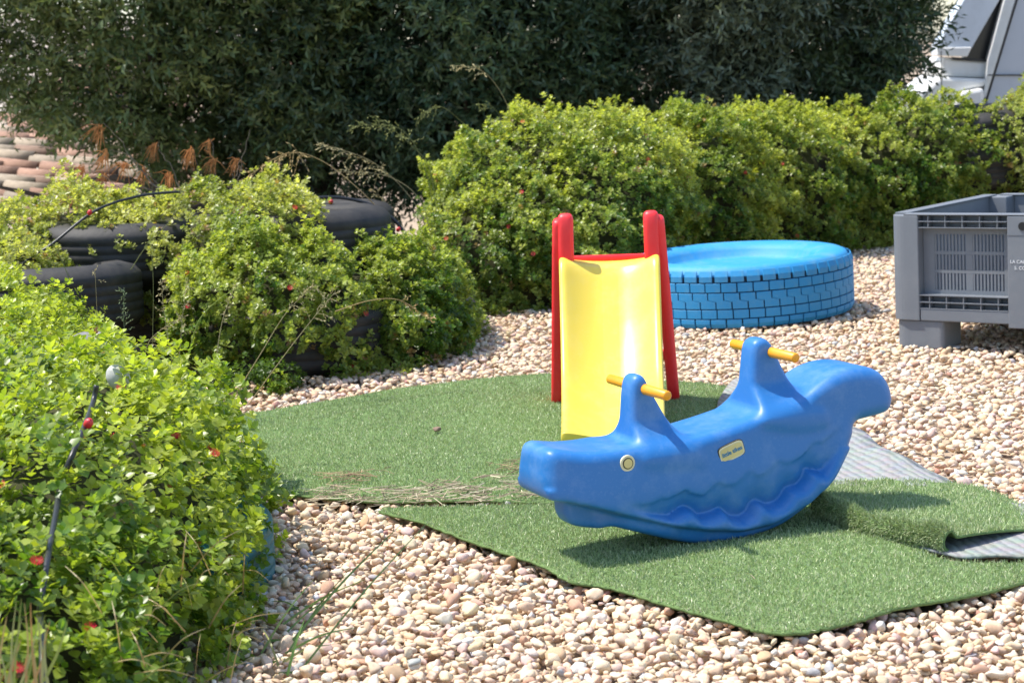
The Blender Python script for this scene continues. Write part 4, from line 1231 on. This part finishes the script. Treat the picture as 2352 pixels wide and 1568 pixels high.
# ------------------------------------------------------------------ stones among the plants
def stone(name, label, px, dep, s, m, seed, rot=(0, 0, 0), sub=3, flat=True):
    r = np.random.default_rng(seed); v, f = ico(sub); v = v.copy()
    if flat:
        for _ in range(7):
            n = r.normal(size=3); n /= np.linalg.norm(n); k = v @ n; v -= np.maximum(k - r.uniform(.55, .85), 0)[:, None] * n
    v *= 1 + .03 * lump(v * 2, 2.)[:, None]
    return tag(obj(name, v * np.array(s), f, m, None, True, loc=V(*px, dep) if dep else on_plant(*px, near_e, 1.0), rot=rot), label, 'stone')
stone('stone', 'smooth rounded pale grey stone poking out of the nearest plant', (272, 868), 0, (.028, .029, .036), M['stone'], 3, (.1, -.5, .2), 3, False)
stone('stone', 'flat grey stone slab behind the nearest plant', (205, 790), 5.75, (.085, .07, .035), M['slabstone'], 5, (.25, -.1, .4))
stone('stone', 'small whitish round stone beside the grey slab', (229, 783), 5.65, (.022, .022, .026), M['white'], 8)
stone('pebble', 'single brown stone lying on the back turf rug', (1002, 985), G(1002, 985, .03)[1], (.018, .012, .009), mat('brown_stone', (.26, .17, .12), .8), 4, (0, 0, .3), 2)

# ------------------------------------------------------------------ wild grasses
SPK = np.array([(0, 0, 0), (-.16, .5, .03), (0, 1, 0), (.16, .5, .03)]); SPKF = np.array([(0, 3, 2, 1)])
def grass(label, stems, cat='grass', name='wild_grass', group='wild grasses'):
    """stems: (points [(x,y,depth)..], radius, colour, head length fraction, branches, branch length, spikelet size)"""
    b = V(*stems[0][0][0])
    e = empty(name, b, label, cat, group)
    for pts, rad, colr, hf, nb, bl_, ss in stems:
        P = spline(np.array([V(*p) for p in pts]) - b, 8)
        v, f = tube(P, np.linspace(rad, rad * .4, len(P)), 5)
        st = obj('stem', v, f, M['spike'], e, True, np.tile(colr, (len(v), 1)))
        if not nb: continue
        L = len(P); i0 = int(L * (1 - hf)); mb = MB(); SP, SD = [], []
        for k in range(nb):
            t = i0 + (L - 1 - i0) * (k + random.random()) / nb; i = min(int(t), L - 2)
            p = P[i] + (P[i + 1] - P[i]) * (t - int(t)); d = P[i + 1] - P[i]; d /= np.linalg.norm(d)
            q = d * .7 + rng.normal(0, .55, 3) + [0, 0, -.1]; q /= np.linalg.norm(q)
            l = bl_ * random.uniform(.4, 1.1) * (1.15 - .6 * (t - i0) / (L - i0))
            pe = [p, p + q * l * .5, p + q * l + np.array([0, 0, -.22 * l])]
            mb.add(*tube(np.array(pe), [rad * .35, rad * .3, rad * .25], 3, False))
            for s in range(4):
                u = .25 + .75 * s / 3; c_ = p + q * l * u + np.array([0, 0, -.22 * l * u * u])
                SP.append(c_); SD.append(q + rng.normal(0, .45, 3) + [0, 0, -.35])
        mb.build('seed_branches', M['spike'], st, colr=np.tile(colr, (len(mb.v), 1)))
        SP, SD = np.array(SP), np.array(SD); Rr = frames(SD)[:, :, [0, 2, 1]] * ss
        cc = np.tile(np.array(colr) * 1.15, (len(SP), 1)) * rng.uniform(.8, 1.25, (len(SP), 1))
        v, f, c = inst(SPK, SPKF, Rr, SP, cc)
        tag(obj('spikelets', v, f, M['spike'], st, False, c), kind='stuff')
TAN = (.40, .33, .17); OLV = (.22, .24, .09); GRN = (.15, .24, .05); PAL_ = (.40, .35, .19); STR = (.48, .36, .17)
grass('tall feathery grass clump with drooping seed heads left of the back hedge', [
    ([(1000, 620, 9.35), (960, 480, 9.35), (860, 375, 9.3), (740, 333, 9.25)], .0022, PAL_, .42, 26, .085, .020),
    ([(1005, 620, 9.4), (985, 420, 9.4), (925, 300, 9.4), (815, 290, 9.35)], .0022, OLV, .42, 26, .085, .020),
    ([(1000, 620, 9.35), (970, 470, 9.3), (890, 405, 9.3), (770, 395, 9.25)], .0022, PAL_, .40, 24, .08, .020),
    ([(1010, 600, 9.4), (990, 400, 9.45), (940, 330, 9.45), (860, 265, 9.4)], .0020, OLV, .40, 20, .08, .018),
    ([(1180, 300, 9.9), (1160, 230, 9.8), (1110, 165, 9.7), (1040, 150, 9.6)], .0022, PAL_, .38, 18, .06, .018),
    ([(1090, 310, 9.7), (1060, 280, 9.7), (1010, 245, 9.6), (960, 270, 9.6)], .0020, OLV, .38, 14, .06, .018),
    ([(1000, 600, 9.3), (940, 540, 9.3), (890, 470, 9.3), (860, 440, 9.3)], .0020, TAN, .4, 12, .07, .018),
    ([(1190, 330, 9.9), (1165, 290, 9.9), (1130, 245, 9.8), (1100, 240, 9.8)], .0018, OLV, .4, 10, .05, .016)])
grass('single arching straw coloured grass head above the left hedge', [
    ([(905, 520, 8.95), (830, 440, 8.9), (740, 370, 8.9), (660, 352, 8.85), (575, 402, 8.8)], .0030, STR, .38, 34, .075, .021)])
grass('pale seeding weeds in front of the left tyre wall', [
    ([(395, 830, 6.5), (385, 770, 6.5), (375, 700, 6.5), (372, 650, 6.5)], .0016, PAL_, .5, 14, .05, .014),
    ([(410, 830, 6.5), (415, 780, 6.5), (420, 720, 6.5), (428, 660, 6.5)], .0016, PAL_, .6, 18, .05, .014),
    ([(300, 810, 6.4), (285, 750, 6.4), (285, 660, 6.4)], .0016, (.20, .25, .14), .6, 18, .04, .012),
    ([(330, 830, 6.4), (345, 780, 6.4), (400, 735, 6.4)], .0016, PAL_, .6, 14, .05, .014),
    ([(225, 790, 6.4), (222, 700, 6.4), (218, 620, 6.4)], .0013, TAN, .2, 4, .03, .012),
    ([(350, 800, 6.5), (352, 650, 6.5), (345, 540, 6.5)], .0013, OLV, .3, 8, .05, .012)])
grass('two long slanting seed stems in front of the left hedge', [
    ([(545, 900, 6.9), (600, 810, 6.9), (660, 715, 6.9), (725, 655, 6.9)], .0020, PAL_, .35, 16, .075, .015),
    ([(570, 930, 6.8), (650, 820, 6.8), (720, 730, 6.8), (770, 670, 6.8)], .0020, PAL_, .40, 18, .075, .015),
    ([(430, 830, 6.3), (455, 740, 6.3), (500, 690, 6.3), (548, 660, 6.3)], .0024, (.26, .33, .07), .2, 10, .015, .010),
    ([(495, 840, 6.4), (510, 740, 6.4), (540, 655, 6.4)], .0020, PAL_, .5, 20, .012, .010)])
grass('thin straw arching over the face of the left hedge', [
    ([(770, 715, 7.3), (850, 690, 7.3), (920, 690, 7.3), (985, 735, 7.3)], .0020, STR, .4, 12, .06, .016),
    ([(300, 620, 7.5), (340, 560, 7.5), (395, 500, 7.5), (420, 420, 7.5)], .0016, OLV, .3, 8, .05, .014),
    ([(160, 640, 7.3), (120, 560, 7.3), (70, 540, 7.3), (20, 600, 7.3)], .0018, OLV, .4, 10, .06, .014)])

def blades(label, specs, group='wild grasses'):
    b = V(*specs[0][0][0]); e = empty('grass_tuft', b, label, 'grass', group)
    for pts, w, c in specs:
        P = spline(np.array([V(*p) for p in pts]) - b, 6); n = len(P); v = []
        side = np.cross(P[-1] - P[0], CP - b); side /= np.linalg.norm(side) + 1e-9
        for i, p in enumerate(P):
            ww = w * (1 - (i / (n - 1)) ** 2) * .5 + .0003
            v += [p - side * ww, p + np.array([0, 0, -.2 * ww]), p + side * ww]
        f = [q_ for i in range(n - 1) for q_ in ((3 * i, 3 * i + 1, 3 * i + 4, 3 * i + 3), (3 * i + 1, 3 * i + 2, 3 * i + 5, 3 * i + 4))]
        obj('blade', v, f, M['blade'], e, False, np.tile(c, (len(v), 1)))
sp_ = []
for (x0, y0, x1, y1) in [(655, 1490, 925, 1200), (660, 1500, 800, 1310), (690, 1540, 1000, 1180), (650, 1460, 770, 1370), (640, 1440, 840, 1330), (655, 1500, 820, 1440), (620, 1520, 735, 1545),
                         (700, 1410, 620, 1380), (660, 1400, 790, 1405), (690, 1450, 790, 1540), (620, 1470, 860, 1500), (640, 1545, 880, 1560), (660, 1550, 700, 1420), (640, 1530, 600, 1440), (650, 1520, 760, 1480), (600, 1500, 720, 1330)]:
    g0 = G(x0, y0, .0); d0 = g0[1]
    mx, my = (x0 + x1) / 2, (y0 + y1) / 2 - 12
    c = random.choice([(.12, .22, .04), (.16, .25, .06), (.09, .17, .05), (.25, .26, .09)])
    sp_.append(([(x0, y0, d0), (mx, my, d0 + .03), (x1, y1, d0 + random.uniform(-.05, .12))], random.uniform(.003, .006), c))
blades('long green grass blades leaning over the gravel at the foot of the nearest plant', sp_)
sp_ = []
for k in range(20):
    x0 = random.uniform(-10, 110); y0 = random.uniform(1560, 1620); x1 = x0 + random.uniform(-30, 60); y1 = random.uniform(1360, 1500)
    c = random.choice([(.24, .30, .07), (.40, .30, .12), (.32, .34, .14), (.45, .26, .10)])
    d0 = on_plant(40, 1540, near_e, 1.1)[1] - .08
    sp_.append(([(x0, y0, d0), ((x0 + x1) / 2 + random.uniform(-8, 8), (y0 + y1) / 2, d0), (x1, y1, d0)], random.uniform(.002, .005), c))
blades('upright green and dry grass stalks in the bottom left corner', sp_)
sp_ = []
for k in range(34):
    x0 = random.uniform(180, 560); y0 = random.uniform(1300, 1600); a = random.uniform(-.6, 2.6); l = random.uniform(60, 190)
    x1 = x0 + l * math.cos(a); y1 = y0 - l * math.sin(a) * .8
    d0 = on_plant(x0, y0, near_e, 1.06)[1] - .02
    c = random.choice([(.40, .30, .14), (.45, .36, .18), (.26, .28, .08), (.34, .26, .13)])
    sp_.append(([(x0, y0, d0 + .04), ((x0 + x1) / 2, (y0 + y1) / 2 - 14, d0 - .06), (x1, y1, d0 - .03)], random.uniform(.0012, .0028), c))
blades('dry straw stalks tangled through the front of the nearest plant', sp_)

# rust coloured dead plant: thin grey stems ending in drooping needle tufts
dry = empty('dead_plant', V(400, 470, 9.1), 'rust brown dead plant with drooping needle tufts behind the left tyre wall', 'plant')
db = V(400, 470, 9.1)
def dry_tuft(x, y, d, n, L):
    p = V(x, y, d) - db; mb = MB()
    for k in range(n):
        a = random.gauss(-2.2, .55); q = np.array([math.cos(a) * .7, random.gauss(0, .3), math.sin(a)]); q /= np.linalg.norm(q)
        l = L * random.uniform(.6, 1.15); s = p + rng.normal(0, .008, 3)
        mb.add(*tube(np.array([s, s + q * l * .5 + [0, 0, .006], s + q * l + [0, 0, -.012]]), [.0024, .0020, .0008], 3, False))
    c = np.array((.52, .25, .09)) * random.uniform(.75, 1.25)
    tag(mb.build('needle_tuft', M['spike'], dry, colr=np.tile(c, (len(mb.v), 1))), kind='stuff')
for x, y, n, L in [(232, 290, 26, .11), (245, 352, 22, .09), (290, 375, 20, .09), (358, 333, 22, .08), (440, 345, 22, .08), (480, 325, 16, .06), (490, 368, 20, .08), (545, 368, 18, .08), (190, 385, 18, .09), (205, 420, 26, .12),
                   (330, 388, 20, .08), (240, 400, 22, .11), (180, 440, 26, .12), (300, 440, 18, .1), (390, 400, 16, .08), (260, 445, 18, .10), (230, 440, 20, .12), (410, 440, 12, .10), (440, 415, 12, .08), (155, 420, 14, .1)]:
    dry_tuft(x, y, 9.1 + random.uniform(-.12, .12), n, L)
mb = MB()
for pts in [[(430, 480), (330, 400), (280, 330), (240, 282)], [(420, 480), (350, 420), (300, 360), (250, 345)], [(430, 480), (400, 400), (370, 350), (362, 328)], [(500, 480), (470, 420), (450, 370), (445, 340)],
            [(505, 480), (500, 420), (492, 360), (484, 320)], [(540, 480), (545, 420), (560, 350), (575, 300)], [(400, 470), (300, 440), (230, 400), (190, 380)], [(410, 470), (330, 430), (260, 425), (210, 410)],
            [(440, 480), (380, 440), (340, 400), (330, 380)], [(520, 480), (530, 430), (545, 390), (552, 365)], [(430, 470), (350, 455), (290, 430), (240, 430)]]:
    P = spline(np.array([V(x, y, 9.1) for x, y in pts]) - db, 5) + rng.normal(0, .004, (16, 3))
    mb.add(*tube(P, np.linspace(.0030, .0010, len(P)), 4, False))
mb.build('stem', M['spike'], dry, colr=np.tile((.20, .17, .13), (len(mb.v), 1)))

# a fallen leaf on the front rug
lf = G(1735, 1330, .045)
tv, tf = leaf_tpl(2)
tag(obj('fallen_leaf', tv * .032, tf, M['straw'], None, False, np.tile((.5, .42, .28), (len(tv), 1)), loc=lf, rot=(.5, .5, 1.)), 'small pale dry leaf lying on the front turf rug', 'leaf')
